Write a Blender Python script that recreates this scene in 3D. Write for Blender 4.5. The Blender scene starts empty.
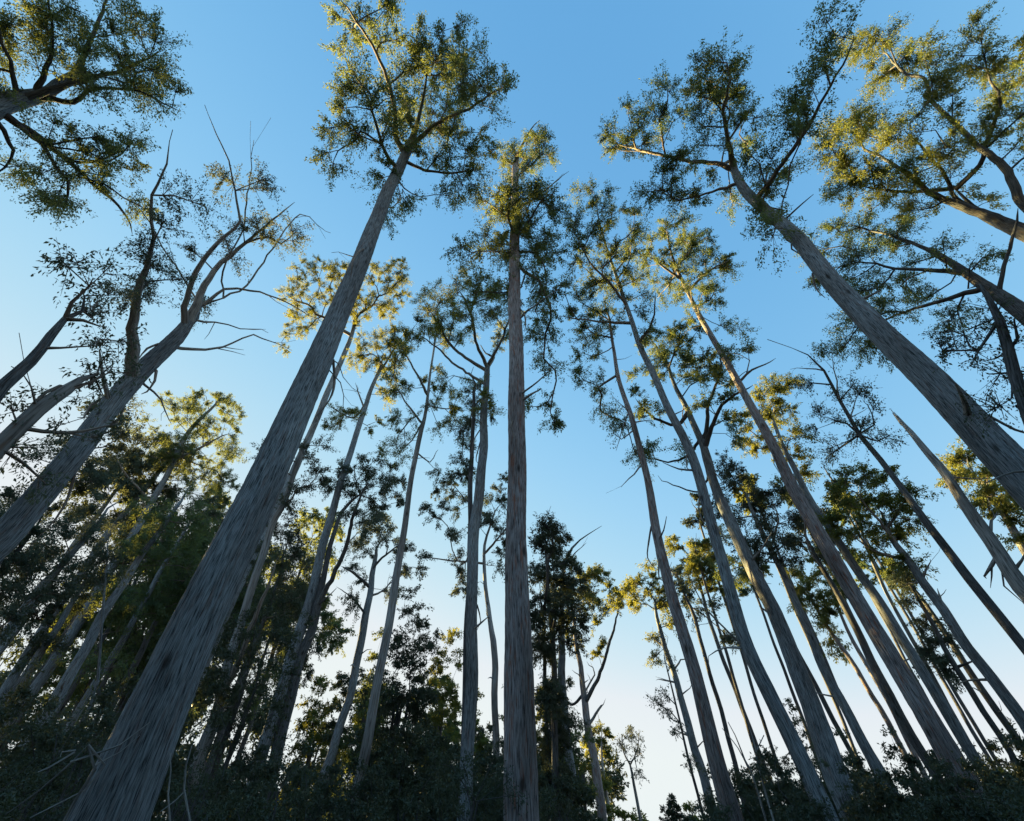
import bpy, math, random
import numpy as np

SC = bpy.context.scene
COL = SC.collection
R = math.radians

# ------------------------------------------------------------------ camera, sky, sun, exposure
CAM = np.array((0.0, 0.0, 1.6))
F = 480.0
PITCH = R(45.3)
cam = bpy.data.cameras.new("camera")
cam.sensor_width = 36.0
cam.lens = 36.0 * F / 1024.0
cam.clip_start = 0.05
cam.clip_end = 6000.0
cam_o = bpy.data.objects.new("camera", cam)
COL.objects.link(cam_o)
cam_o.location = CAM
cam_o.rotation_euler = (math.pi / 2 + PITCH, 0, 0)
SC.camera = cam_o

EV = 2.9
SUN_EL, SUN_AZ = R(7.2), R(-47.0)          # azimuth from +Y, negative to the west (-X)
SC.view_settings.view_transform = 'Standard'
SC.view_settings.look = 'None'
SC.view_settings.gamma = 1.0
SC.view_settings.use_curve_mapping = False
SC.view_settings.exposure = EV

world = bpy.data.worlds.new("World")
SC.world = world
world.use_nodes = True
wt = world.node_tree
sky = wt.nodes.new('ShaderNodeTexSky')
sky.sky_type = 'NISHITA'
sky.sun_disc = False
sky.sun_elevation = SUN_EL
sky.sun_rotation = SUN_AZ
sky.ozone_density = 1.0
sky.dust_density = 0.08
sky.air_density = 1.0
sep = wt.nodes.new('ShaderNodeSeparateColor')
com = wt.nodes.new('ShaderNodeCombineColor')
wt.links.new(sky.outputs[0], sep.inputs[0])
BGS = 0.15
# a soft shoulder per channel, as film has: A * (1 - exp(-(k s)^p))
for ch, (A, k, p) in enumerate(((1.6, 2.72, 1.3), (0.95, 5.85, 1.02), (0.97, 10.0, 1.0))):
    def m(op, a, b=None):
        n = wt.nodes.new('ShaderNodeMath')
        n.operation = op
        for i, v in enumerate((a, b)):
            if v is None:
                continue
            if hasattr(v, 'is_output'):
                wt.links.new(v, n.inputs[i])
            else:
                n.inputs[i].default_value = v
        return n.outputs[0]
    s = m('MULTIPLY', sep.outputs[ch], k * BGS)
    s = m('POWER', s, p)
    s = m('MULTIPLY', s, -1.0)
    s = m('EXPONENT', s)
    s = m('SUBTRACT', 1.0, s)
    s = m('MULTIPLY', s, A / (BGS * 2 ** EV))
    s = m('MINIMUM', s, (0.86, 0.91, 0.91)[ch] / (BGS * 2 ** EV))
    if ch == 0:
        red = s
    else:
        if ch == 1:
            lo = m('MINIMUM', red, m('MULTIPLY', s, 0.93))   # the horizon stays white, never pink
            wt.links.new(lo, com.inputs[0])
        wt.links.new(s, com.inputs[ch])
bg = wt.nodes['Background']
bg.inputs[1].default_value = BGS
wt.links.new(com.outputs[0], bg.inputs[0])

sl = bpy.data.lights.new("sun", 'SUN')
sl.energy = 5.0
sl.angle = R(0.5)
sl.color = (1.0, 0.72, 0.26)
sun = bpy.data.objects.new("sun", sl)
COL.objects.link(sun)
TO_SUN = np.array((math.sin(SUN_AZ) * math.cos(SUN_EL), math.cos(SUN_AZ) * math.cos(SUN_EL), math.sin(SUN_EL)))
from mathutils import Vector, Quaternion
sun.rotation_euler = Vector(TO_SUN).to_track_quat('Z', 'Y').to_euler()
SC.cycles.max_bounces = 6
SC.cycles.diffuse_bounces = 3
SC.cycles.transmission_bounces = 3

# ------------------------------------------------------------------ picture rays
FWD = np.array((0, math.cos(PITCH), math.sin(PITCH)))
UP = np.array((0, -math.sin(PITCH), math.cos(PITCH)))
RIGHT = np.array((1.0, 0, 0))


def ray(px, py):
    return FWD + RIGHT * (px - 512.0) / F + UP * (410.5 - py) / F


def unit(v):
    return v / (np.linalg.norm(v) + 1e-12)


def on_azimuth(px, py, nrm, d):
    """Where the ray meets the upright plane at distance d whose horizontal normal is nrm."""
    v = ray(px, py)
    return CAM + v * d / max(0.02, float(v @ nrm))


def beside(px, py, ref, push=0.0):
    """Where the ray meets the plane through ref that faces the viewpoint, pushed further by push metres."""
    v = ray(px, py)
    q = ref - CAM
    t = float(q @ q) / float(q @ v)
    return CAM + v * t + unit(v) * push


def to_px(P):
    q = np.atleast_2d(P) - CAM
    z = q @ FWD
    return np.stack((512 + F * (q @ RIGHT) / z, 410.5 - F * (q @ UP) / z), 1), z


# ------------------------------------------------------------------ materials
def new_mat(name):
    mt = bpy.data.materials.new(name)
    mt.use_nodes = True
    nt = mt.node_tree
    nt.nodes.clear()
    out = nt.nodes.new('ShaderNodeOutputMaterial')
    return mt, nt, out


def N(nt, typ, **kw):
    n = nt.nodes.new(typ)
    for k, v in kw.items():
        setattr(n, k, v)
    return n


def ramp(nt, fac, stops):
    r = N(nt, 'ShaderNodeValToRGB')
    e = r.color_ramp.elements
    while len(e) < len(stops):
        e.new(0.5)
    for el, (pos, c) in zip(e, stops):
        el.position = pos
        el.color = (*c, 1)
    nt.links.new(fac, r.inputs[0])
    return r.outputs[0]


def leaf_mat(name, stops, trans, trans_col, gloss=0.018):
    mt, nt, out = new_mat(name)
    geo = N(nt, 'ShaderNodeNewGeometry')
    oi = N(nt, 'ShaderNodeObjectInfo')
    nz = N(nt, 'ShaderNodeTexNoise')
    nz.inputs['Scale'].default_value = 0.35
    nt.links.new(geo.outputs['Position'], nz.inputs['Vector'])
    a = N(nt, 'ShaderNodeMath', operation='MULTIPLY_ADD')
    nt.links.new(geo.outputs['Random Per Island'], a.inputs[0])
    a.inputs[1].default_value = 0.55
    nt.links.new(nz.outputs['Fac'], a.inputs[2])
    b = N(nt, 'ShaderNodeMath', operation='MULTIPLY_ADD')
    nt.links.new(oi.outputs['Random'], b.inputs[0])
    b.inputs[1].default_value = 0.3
    nt.links.new(a.outputs[0], b.inputs[2])
    c = N(nt, 'ShaderNodeMath', operation='SUBTRACT')
    nt.links.new(b.outputs[0], c.inputs[0])
    c.inputs[1].default_value = 0.42
    colr = ramp(nt, c.outputs[0], stops)
    d = N(nt, 'ShaderNodeBsdfDiffuse')
    nt.links.new(colr, d.inputs[0])
    t = N(nt, 'ShaderNodeBsdfTranslucent')
    mx = N(nt, 'ShaderNodeMix', data_type='RGBA', blend_type='MIX')
    mx.inputs[0].default_value = 0.55
    nt.links.new(colr, mx.inputs[6])
    mx.inputs[7].default_value = (*trans_col, 1)
    nt.links.new(mx.outputs[2], t.inputs[0])
    m1 = N(nt, 'ShaderNodeMixShader')
    m1.inputs[0].default_value = trans
    nt.links.new(d.outputs[0], m1.inputs[1])
    nt.links.new(t.outputs[0], m1.inputs[2])
    g = N(nt, 'ShaderNodeBsdfGlossy')
    g.inputs['Roughness'].default_value = 0.45
    g.inputs['Color'].default_value = (0.8, 0.8, 0.8, 1)
    m2 = N(nt, 'ShaderNodeMixShader')
    m2.inputs[0].default_value = gloss
    nt.links.new(m1.outputs[0], m2.inputs[1])
    nt.links.new(g.outputs[0], m2.inputs[2])
    nt.links.new(m2.outputs[0], out.inputs[0])
    return mt


def bark_mat(name, pale, mid, dark, rust, rust_amt=0.5, fine=1.0, bump=1.0):
    """Fibrous bark: long thin ridges that follow the limb, through the 'grain' attribute."""
    mt, nt, out = new_mat(name)
    at = N(nt, 'ShaderNodeAttribute', attribute_name='grain')
    mp = N(nt, 'ShaderNodeMapping')
    mp.inputs['Scale'].default_value = (40 * fine, 40 * fine, 2.2 * fine)
    nt.links.new(at.outputs['Vector'], mp.inputs[0])
    n1 = N(nt, 'ShaderNodeTexNoise')
    n1.inputs['Scale'].default_value = 1.0
    n1.inputs['Detail'].default_value = 5.0
    n1.inputs['Roughness'].default_value = 0.62
    n1.inputs['Distortion'].default_value = 0.4
    nt.links.new(mp.outputs[0], n1.inputs['Vector'])
    col = ramp(nt, n1.outputs['Fac'], [(0.36, dark), (0.46, mid), (0.60, pale), (0.8, tuple(min(1, x * 1.15) for x in pale))])
    mp2 = N(nt, 'ShaderNodeMapping')
    mp2.inputs['Scale'].default_value = (9.0, 9.0, 1.0)
    nt.links.new(at.outputs['Vector'], mp2.inputs[0])
    n2 = N(nt, 'ShaderNodeTexNoise')
    n2.inputs['Scale'].default_value = 1.0
    n2.inputs['Detail'].default_value = 6.0
    n2.inputs['Roughness'].default_value = 0.7
    nt.links.new(mp2.outputs[0], n2.inputs['Vector'])
    rf = ramp(nt, n2.outputs['Fac'], [(0.54, (0, 0, 0)), (0.64, (rust_amt,) * 3)])
    mx = N(nt, 'ShaderNodeMix', data_type='RGBA', blend_type='MIX')
    nt.links.new(rf, mx.inputs[0])
    nt.links.new(col, mx.inputs[6])
    mx.inputs[7].default_value = (*rust, 1)
    mp3 = N(nt, 'ShaderNodeMapping')
    mp3.inputs['Scale'].default_value = (0.9, 0.9, 0.22)
    nt.links.new(at.outputs['Vector'], mp3.inputs[0])
    n3 = N(nt, 'ShaderNodeTexNoise')
    n3.inputs['Scale'].default_value = 1.0
    n3.inputs['Detail'].default_value = 3.0
    nt.links.new(mp3.outputs[0], n3.inputs['Vector'])
    tone = ramp(nt, n3.outputs['Fac'], [(0.30, (0.50, 0.47, 0.45)), (0.45, (0.86, 0.82, 0.80)), (0.58, (1.0, 1.0, 1.0)), (0.72, (1.28, 1.28, 1.26))])
    mu = N(nt, 'ShaderNodeMix', data_type='RGBA', blend_type='MULTIPLY')
    mu.inputs[0].default_value = 1.0
    nt.links.new(mx.outputs[2], mu.inputs[6])
    nt.links.new(tone, mu.inputs[7])
    p = N(nt, 'ShaderNodeBsdfPrincipled')
    p.inputs['Roughness'].default_value = 0.88
    p.inputs['Specular IOR Level'].default_value = 0.25
    vo = N(nt, 'ShaderNodeTexVoronoi')
    mp4 = N(nt, 'ShaderNodeMapping')
    mp4.inputs['Scale'].default_value = (1.5, 1.5, 0.55)
    nt.links.new(at.outputs['Vector'], mp4.inputs[0])
    wv = N(nt, 'ShaderNodeVectorMath', operation='MULTIPLY_ADD')
    nt.links.new(n3.outputs['Color'], wv.inputs[0])
    wv.inputs[1].default_value = (0.5, 0.5, 0.5)
    nt.links.new(mp4.outputs[0], wv.inputs[2])
    nt.links.new(wv.outputs[0], vo.inputs['Vector'])
    vo.inputs['Scale'].default_value = 1.0
    kn = ramp(nt, vo.outputs['Distance'], [(0.06, (0.28, 0.25, 0.23)), (0.15, (1, 1, 1))])
    mk = N(nt, 'ShaderNodeMix', data_type='RGBA', blend_type='MULTIPLY')
    mk.inputs[0].default_value = 1.0
    nt.links.new(mu.outputs[2], mk.inputs[6])
    nt.links.new(kn, mk.inputs[7])
    nt.links.new(mk.outputs[2], p.inputs['Base Color'])
    bm = N(nt, 'ShaderNodeBump')
    bm.inputs['Strength'].default_value = 0.9 * bump
    bm.inputs['Distance'].default_value = 0.06
    nt.links.new(n1.outputs['Fac'], bm.inputs['Height'])
    nt.links.new(bm.outputs[0], p.inputs['Normal'])
    nt.links.new(p.outputs[0], out.inputs[0])
    return mt


LEAF = {
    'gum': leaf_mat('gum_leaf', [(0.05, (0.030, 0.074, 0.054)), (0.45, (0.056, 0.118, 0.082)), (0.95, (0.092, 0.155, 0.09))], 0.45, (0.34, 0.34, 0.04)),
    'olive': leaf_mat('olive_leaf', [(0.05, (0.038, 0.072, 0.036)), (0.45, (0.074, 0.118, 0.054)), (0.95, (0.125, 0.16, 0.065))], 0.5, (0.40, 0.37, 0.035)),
    'grey': leaf_mat('grey_leaf', [(0.05, (0.036, 0.066, 0.058)), (0.45, (0.066, 0.106, 0.090)), (0.95, (0.10, 0.14, 0.112))], 0.36, (0.2, 0.2, 0.08)),
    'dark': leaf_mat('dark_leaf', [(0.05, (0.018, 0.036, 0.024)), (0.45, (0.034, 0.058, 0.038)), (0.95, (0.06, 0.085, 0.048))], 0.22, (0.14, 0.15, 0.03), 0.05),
}
BARK = {
    'grey': bark_mat('sky_tinted_grey_stringy_bark', (0.26, 0.31, 0.36), (0.14, 0.168, 0.196), (0.022, 0.025, 0.03), (0.14, 0.075, 0.055), 0.4),  # blue of sky-lit shade is mixed into the bark's grey
    'brown': bark_mat('red_brown_bark', (0.33, 0.33, 0.36), (0.19, 0.18, 0.195), (0.034, 0.029, 0.031), (0.24, 0.105, 0.07), 0.85, 0.9),
    'dark': bark_mat('dark_bark', (0.135, 0.148, 0.165), (0.072, 0.078, 0.087), (0.016, 0.016, 0.017), (0.09, 0.05, 0.036), 0.4),
    'pale': bark_mat('pale_smooth_bark', (0.31, 0.335, 0.36), (0.22, 0.235, 0.25), (0.10, 0.10, 0.102), (0.2, 0.125, 0.085), 0.5, 0.35, 0.35),
    'limb': bark_mat('limb_bark', (0.27, 0.255, 0.245), (0.18, 0.165, 0.155), (0.06, 0.053, 0.048), (0.18, 0.095, 0.058), 0.5, 0.6, 0.5),
    'dead': bark_mat('bleached_dead_wood', (0.38, 0.40, 0.42), (0.26, 0.272, 0.285), (0.075, 0.076, 0.078), (0.17, 0.11, 0.075), 0.3, 0.7),
}


# ------------------------------------------------------------------ mesh builders
class MB:
    def __init__(self):
        self.v, self.q, self.g, self.n, self.m = [], [], [], 0, []

    def add(self, v, q, g=None, mi=0):
        self.m.append(np.full(len(q), mi, np.int32))
        v = np.asarray(v, float)
        self.v.append(v)
        self.q.append(np.asarray(q, int) + self.n)
        self.g.append(v if g is None else np.asarray(g, float))
        self.n += len(v)

    def take(self, other, mi):
        for v, q, g in zip(other.v, other.q, other.g):
            self.v.append(v)
            self.q.append(q + self.n)
            self.g.append(g)
            self.m.append(np.full(len(q), mi, np.int32))
        self.n += other.n

    def build(self, name, mat, parent=None, smooth=False, grain=False, mat2=None):
        v = np.concatenate(self.v)
        q = np.concatenate(self.q)
        me = bpy.data.meshes.new(name)
        org = np.zeros(3)
        if parent is not None:
            org = np.array(parent.matrix_basis.translation)
            p = parent.parent
            while p is not None:
                org = org + np.array(p.matrix_basis.translation)
                p = p.parent
        me.vertices.add(len(v))
        me.vertices.foreach_set('co', (v - org).astype(np.float32).ravel())
        k = q.shape[1]
        me.loops.add(q.size)
        me.loops.foreach_set('vertex_index', q.astype(np.int32).ravel())
        me.polygons.add(len(q))
        me.polygons.foreach_set('loop_start', np.arange(0, q.size, k, dtype=np.int32))
        me.polygons.foreach_set('use_smooth', np.full(len(q), smooth))
        if grain:
            at = me.attributes.new('grain', 'FLOAT_VECTOR', 'POINT')
            at.data.foreach_set('vector', np.concatenate(self.g).astype(np.float32).ravel())
        me.materials.append(mat)
        if mat2 is not None:
            me.materials.append(mat2)
            me.polygons.foreach_set('material_index', np.concatenate(self.m))
        me.update(calc_edges=True)
        o = bpy.data.objects.new(name, me)
        COL.objects.link(o)
        if parent is not None:
            o.parent = parent
        return o


def resample(P, r, step):
    P, r = np.asarray(P, float), np.asarray(r, float)
    if len(P) < 3:
        n = max(2, int(np.linalg.norm(P[-1] - P[0]) / step) + 1)
        t = np.linspace(0, 1, n)[:, None]
        return P[0] * (1 - t) + P[-1] * t, r[0] * (1 - t[:, 0]) + r[-1] * t[:, 0]
    Q = np.vstack((2 * P[0] - P[1], P, 2 * P[-1] - P[-2]))
    oP, oR = [], []
    for i in range(len(P) - 1):
        L = np.linalg.norm(P[i + 1] - P[i])
        n = max(1, int(L / step))
        t = np.linspace(0, 1, n, endpoint=False)[:, None]
        a, b, c, d = Q[i], Q[i + 1], Q[i + 2], Q[i + 3]
        oP.append(0.5 * ((2 * b) + (c - a) * t + (2 * a - 5 * b + 4 * c - d) * t ** 2 + (3 * b - a - 3 * c + d) * t ** 3))
        oR.append(r[i] * (1 - t[:, 0]) + r[i + 1] * t[:, 0])
    oP.append(P[-1:])
    oR.append(r[-1:])
    return np.vstack(oP), np.concatenate(oR)


def tube(mb, P, r, sides, rough=0.0, flute=0.0, rng=None, cap=False):
    """A limb along P; flute spreads ribbed roots over the lowest part."""
    P, r = np.asarray(P, float), np.asarray(r, float)
    n = len(P)
    T = np.gradient(P, axis=0)
    T /= np.linalg.norm(T, axis=1)[:, None] + 1e-12
    a = np.array((1.0, 0, 0)) if abs(T[0][0]) < 0.8 else np.array((0, 1.0, 0))
    U = np.zeros((n, 3))
    u = unit(a - T[0] * (a @ T[0]))
    for i in range(n):
        u = unit(u - T[i] * (u @ T[i]))
        U[i] = u
    V = np.cross(T, U)
    th = np.linspace(0, 2 * math.pi, sides, endpoint=False)
    s = np.concatenate(([0], np.cumsum(np.linalg.norm(np.diff(P, axis=0), axis=1))))
    rad = np.repeat(r[:, None], sides, 1)
    if rng is not None and rough > 0:
        ph = rng.uniform(0, 6.28, 12)
        for k in range(12):
            f = rng.integers(2, 5) if k < 5 else rng.integers(6, max(8, sides // 3))
            w = rng.uniform(0.15, 0.9)
            am = rough * (0.5 if k < 5 else 0.28)
            rad *= 1 + am * np.sin(f * th[None, :] + ph[k] + 1.3 * np.sin(w * s[:, None] + ph[-k])) * np.cos(w * 0.7 * s[:, None] + ph[k - 3])
        rad *= 1 + rng.normal(0, rough * 0.28, rad.shape)
    if flute > 0:
        ph = rng.uniform(0, 6.28)
        fl = np.exp(-s / 1.6)[:, None]
        rad *= 1 + flute * fl * (0.9 + 0.7 * np.cos(5 * th[None, :] + ph) + 0.4 * np.cos(3 * th[None, :] + 2 * ph))
    cs, sn = np.cos(th), np.sin(th)
    v = P[:, None, :] + rad[:, :, None] * (U[:, None, :] * cs[None, :, None] + V[:, None, :] * sn[None, :, None])
    rr = np.maximum(r, 0.02)[:, None]
    off = (0 if rng is None else rng.uniform(0, 40))
    g = np.stack((rr * cs[None, :] + off, rr * sn[None, :] + off, np.repeat(s[:, None], sides, 1) + off), 2)
    i = np.arange(n - 1)[:, None]
    j = np.arange(sides)[None, :]
    j2 = (j + 1) % sides
    q = np.stack((i * sides + j, i * sides + j2, (i + 1) * sides + j2, (i + 1) * sides + j), 2).reshape(-1, 4)
    mb.add(v.reshape(-1, 3), q, g.reshape(-1, 3))


def kink(q, rr, rng, amt):
    """Breaks a smooth limb into the short straight runs a real one grows in."""
    oq, orr = [q[0]], [rr[0]]
    for i in range(len(q) - 1):
        a, b = np.array(q[i]), np.array(q[i + 1])
        L = np.linalg.norm(b - a)
        n = max(1, min(4, int(L / 1.3)))
        for k in range(1, n + 1):
            t = k / n
            p = a * (1 - t) + b * t
            if k < n:
                p = p + rng.normal(0, amt * min(L, 3.0), 3)
            oq.append(p)
            orr.append(rr[i] * (1 - t) + rr[i + 1] * t)
    return oq, orr


def rand_dirs(rng, n):
    v = rng.normal(size=(n, 3))
    return v / np.linalg.norm(v, axis=1)[:, None]


def leaves(mb, C, D, rng, Rc, n_sprig, n_leaf, size, hang=0.8, twig=None):
    """Leafy twigs round every point of C, spreading along D; each leaf one lens-shaped face."""
    M = len(C)
    if M == 0:
        return
    rc = Rc * rng.uniform(0.7, 1.25, M)
    d = D[:, None, :] * 0.7 + rand_dirs(rng, M * n_sprig).reshape(M, n_sprig, 3) * 0.95 + np.array((0, 0, 0.22))
    d /= np.linalg.norm(d, axis=2)[:, :, None]
    ln = rc[:, None] * rng.uniform(0.45, 1.15, (M, n_sprig))
    c0 = C[:, None, :] - D[:, None, :] * (0.35 * rc)[:, None, None]
    if twig is not None:
        a = np.repeat(c0, n_sprig, 1).reshape(-1, 3)
        b = a + (d * ln[:, :, None] * 0.9).reshape(-1, 3)
        w = 0.012 + 0.006 * rng.random(len(a))
        tri = np.stack((a + np.outer(w, (1, 0, 0)), a + np.outer(w, (-.5, .8, 0)), b + np.outer(w * .3, (-.5, .8, 0)), b + np.outer(w * .3, (1, 0, 0)),
                        a + np.outer(w, (-.5, -.8, .3)), b + np.outer(w * .3, (-.5, -.8, .3))), 1)
        k = np.arange(len(a))[:, None] * 6
        q = np.concatenate((k + np.array((0, 1, 2, 3)), k + np.array((1, 4, 5, 2)), k + np.array((4, 0, 3, 5))))
        twig.add(tri.reshape(-1, 3), q)
    t = rng.uniform(0.25, 1.0, (M, n_sprig, n_leaf)) ** 0.8
    p = c0[:, :, None, :] if c0.shape[1] != 1 else np.repeat(c0, n_sprig, 1)[:, :, None, :]
    p = p + d[:, :, None, :] * (t * ln[:, :, None])[:, :, :, None]
    p = p + np.array((0, 0, -0.22)) * (t ** 2 * ln[:, :, None])[:, :, :, None] + rng.normal(0, 0.075, (M, n_sprig, n_leaf, 3)) * rc[:, None, None, None]
    p = p.reshape(-1, 3)
    K = len(p)
    ax = rand_dirs(rng, K) * 0.8 + np.repeat(d.reshape(-1, 3), n_leaf, 0) * 0.45 + np.array((0, 0, -hang))
    ax /= np.linalg.norm(ax, axis=1)[:, None]
    sd = np.cross(ax, rand_dirs(rng, K))
    sd /= np.linalg.norm(sd, axis=1)[:, None] + 1e-9
    L = (size * rng.uniform(0.6, 1.35, K))[:, None]
    W = L * rng.uniform(0.15, 0.25, K)[:, None]
    bend = np.cross(ax, sd) * L * 0.12
    v = np.stack((p, p + ax * L * 0.45 + sd * W + bend, p + ax * L, p + ax * L * 0.45 - sd * W + bend), 1).reshape(-1, 3)
    mb.add(v, np.arange(K * 4).reshape(-1, 4))


def grow(roots, Pc, rng, bf=0.45, seg=0.9, wig=0.12, down=0.7):
    """Joins every clump point to the stem by short, economical paths. roots: (pos, dir, path) arrays.
    Returns nodes, parents, which node each clump is."""
    pos = [np.array(p) for p in roots[0]]
    dr = [np.array(p) for p in roots[1]]
    pl = list(roots[2])
    par = [-1] * len(pos)
    M = len(Pc)
    best = np.full(M, 1e9)
    bj = np.zeros(M, int)

    def upd(js):
        nonlocal best, bj
        for j in js:
            dv = Pc - pos[j]
            dist = np.linalg.norm(dv, axis=1)
            drop = np.maximum(0, -dv[:, 2] + 0.15 * dist)
            al = dv @ dr[j] / (dist + 1e-9)
            c = dist * (1 + 0.35 * (al < 0.15)) + bf * pl[j] + down * drop
            mk = c < best
            best = np.where(mk, c, best)
            bj = np.where(mk, j, bj)
    upd(range(len(pos)))
    done = np.zeros(M, bool)
    tip = np.zeros(M, int)
    for _ in range(M):
        i = int(np.argmin(np.where(done, 1e12, best)))
        j = int(bj[i])
        a, b = pos[j], Pc[i]
        L = np.linalg.norm(b - a)
        n = max(1, int(L / seg))
        ctrl = (a + b) / 2 + (dr[j] * 0.20 + np.array((0, 0, -0.05 if par[j] < 0 else 0.06)) + rng.normal(0, wig, 3)) * L
        new, prev = [], j
        for k in range(1, n + 1):
            t = k / n
            p = a * (1 - t) ** 2 + ctrl * 2 * t * (1 - t) + b * t * t
            if k < n:
                p = p + rng.normal(0, 0.05 * min(seg, 1.5), 3)
            pos.append(p)
            dr.append(unit(p - pos[prev]))
            pl.append(pl[prev] + np.linalg.norm(p - pos[prev]))
            par.append(prev)
            prev = len(pos) - 1
            new.append(prev)
        tip[i] = prev
        done[i] = True
        upd(new)
    return np.array(pos), np.array(dr), par, tip


def limb_meshes(pos, par, nroot, tip, root_r, tip_r, root, bark_o, twig_bark, rng, px_m, max_limb=16, name='branch'):
    """Pipe-model thickness, then one mesh per main bough; the slightest go into one mesh of twigs."""
    n = len(pos)
    ex = 2.15
    acc = np.zeros(n)
    acc[tip] += tip_r ** ex
    kids = [[] for _ in range(n)]
    for i in range(n - 1, nroot - 1, -1):
        acc[i] = max(acc[i], 1e-9)
        acc[par[i]] += acc[i]
        kids[par[i]].append(i)
    rad = acc ** (1 / ex)
    starts = []
    for j in range(nroot):
        for k in kids[j]:
            rad_cap = 0.62 * root_r[j]
            starts.append((rad[k], j, k, rad_cap))
    starts.sort(key=lambda s: -s[0])
    small = MB()
    for si, (rk, j, k, cap) in enumerate(starts):
        mb = MB() if si < max_limb else small
        sc = min(1.0, cap / rk)
        stack = [(j, k)]
        while stack:
            a, b = stack.pop()
            P, rr = [pos[a]], [min(rad[b] * sc, cap) * (1.25 if a == j else 1.0)]
            cur = b
            while True:
                P.append(pos[cur])
                rr.append(rad[cur] * (1 - (1 - sc) * max(0, 1 - (len(P) / 6.0))))
                ks = sorted(kids[cur], key=lambda q: -rad[q])
                if not ks:
                    break
                for o in ks[1:]:
                    stack.append((cur, o))
                cur = ks[0]
            rr[-1] *= 0.5
            rr = np.maximum(np.array(rr), 0.008)
            big = rr[0] / px_m
            if len(P) > 3:
                P = [P[0]] + [x + rng.normal(0, 0.07, 3) for x in P[1:]]
            PP, RR = resample(P, rr, 0.45 if big > 0.7 else 1.2)
            tube(mb, PP, RR, 8 if big > 1.5 else (6 if big > 0.5 else 4), 0.05 if big > 1.5 else 0, 0, rng)
        if mb is not small:
            mb.build(name, bark_o, root, True, True)
    return small


THINGS = []


def empty(name, loc, label, cat, group=None):
    o = bpy.data.objects.new(name, None)
    o.empty_display_size = 0.5
    COL.objects.link(o)
    o.location = loc
    o['label'] = label
    o['category'] = cat
    if group:
        o['group'] = group
    THINGS.append(o)
    return o


def ground_z(x, y):
    az = np.arctan2(x, y)
    r = np.hypot(x, y)
    w = np.exp(-((az + 0.80) / 0.50) ** 2)
    t = np.clip((r - 70) / 130.0, 0, 1)
    h = HILL * w * t * t * (3 - 2 * t)
    t2 = np.clip((r - 260) / 900.0, 0, 1)
    return h + 26 * t2 * t2 * (3 - 2 * t2) * 0.5


HILL = 19.0  # rise added towards the sun so the far wood shades the trunks
SEED = [100]
ROOTS = {}


def clump_points(crown, rng, ref_of, Rm, dens, depth, Rc_px_all):
    """Foliage clump centres inside lens-shaped volumes of the crown."""
    out = []
    allc = np.array([(c[0], c[1]) for c in crown])
    spread = max(np.ptp(allc[:, 0]), np.ptp(allc[:, 1])) / 2
    for c in crown:
        cx, cy, rx, ry = c[:4]
        dn = dens * (c[4] if len(c) > 4 else 1.0)
        ref = ref_of(cx, cy)
        dist = np.linalg.norm(ref - CAM)
        v = ray(cx, cy)
        pxm = dist / (F * np.linalg.norm(v))            # metres per pixel, about
        Rp = Rm / pxm
        n = max(2, int(round(2.4 * dn * rx * ry / Rp ** 2)))
        off = rng.normal(0, 0.30) * spread * depth * pxm
        dz = depth * 0.8 * 0.5 * (rx + ry) * pxm
        pts = []
        for _ in range(n):
            bb, bd = None, -1
            for _ in range(7):
                u = rand_dirs(rng, 1)[0] * rng.random() ** 0.4
                if pts:
                    dd = min(((u - p) ** 2).sum() for p in pts)
                else:
                    dd = 1
                if dd > bd:
                    bb, bd = u, dd
            pts.append(bb)
        for u in pts:
            out.append(beside(cx + rx * u[0], cy + ry * u[1], ref, off + dz * u[2]))
    return np.array(out)


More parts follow.
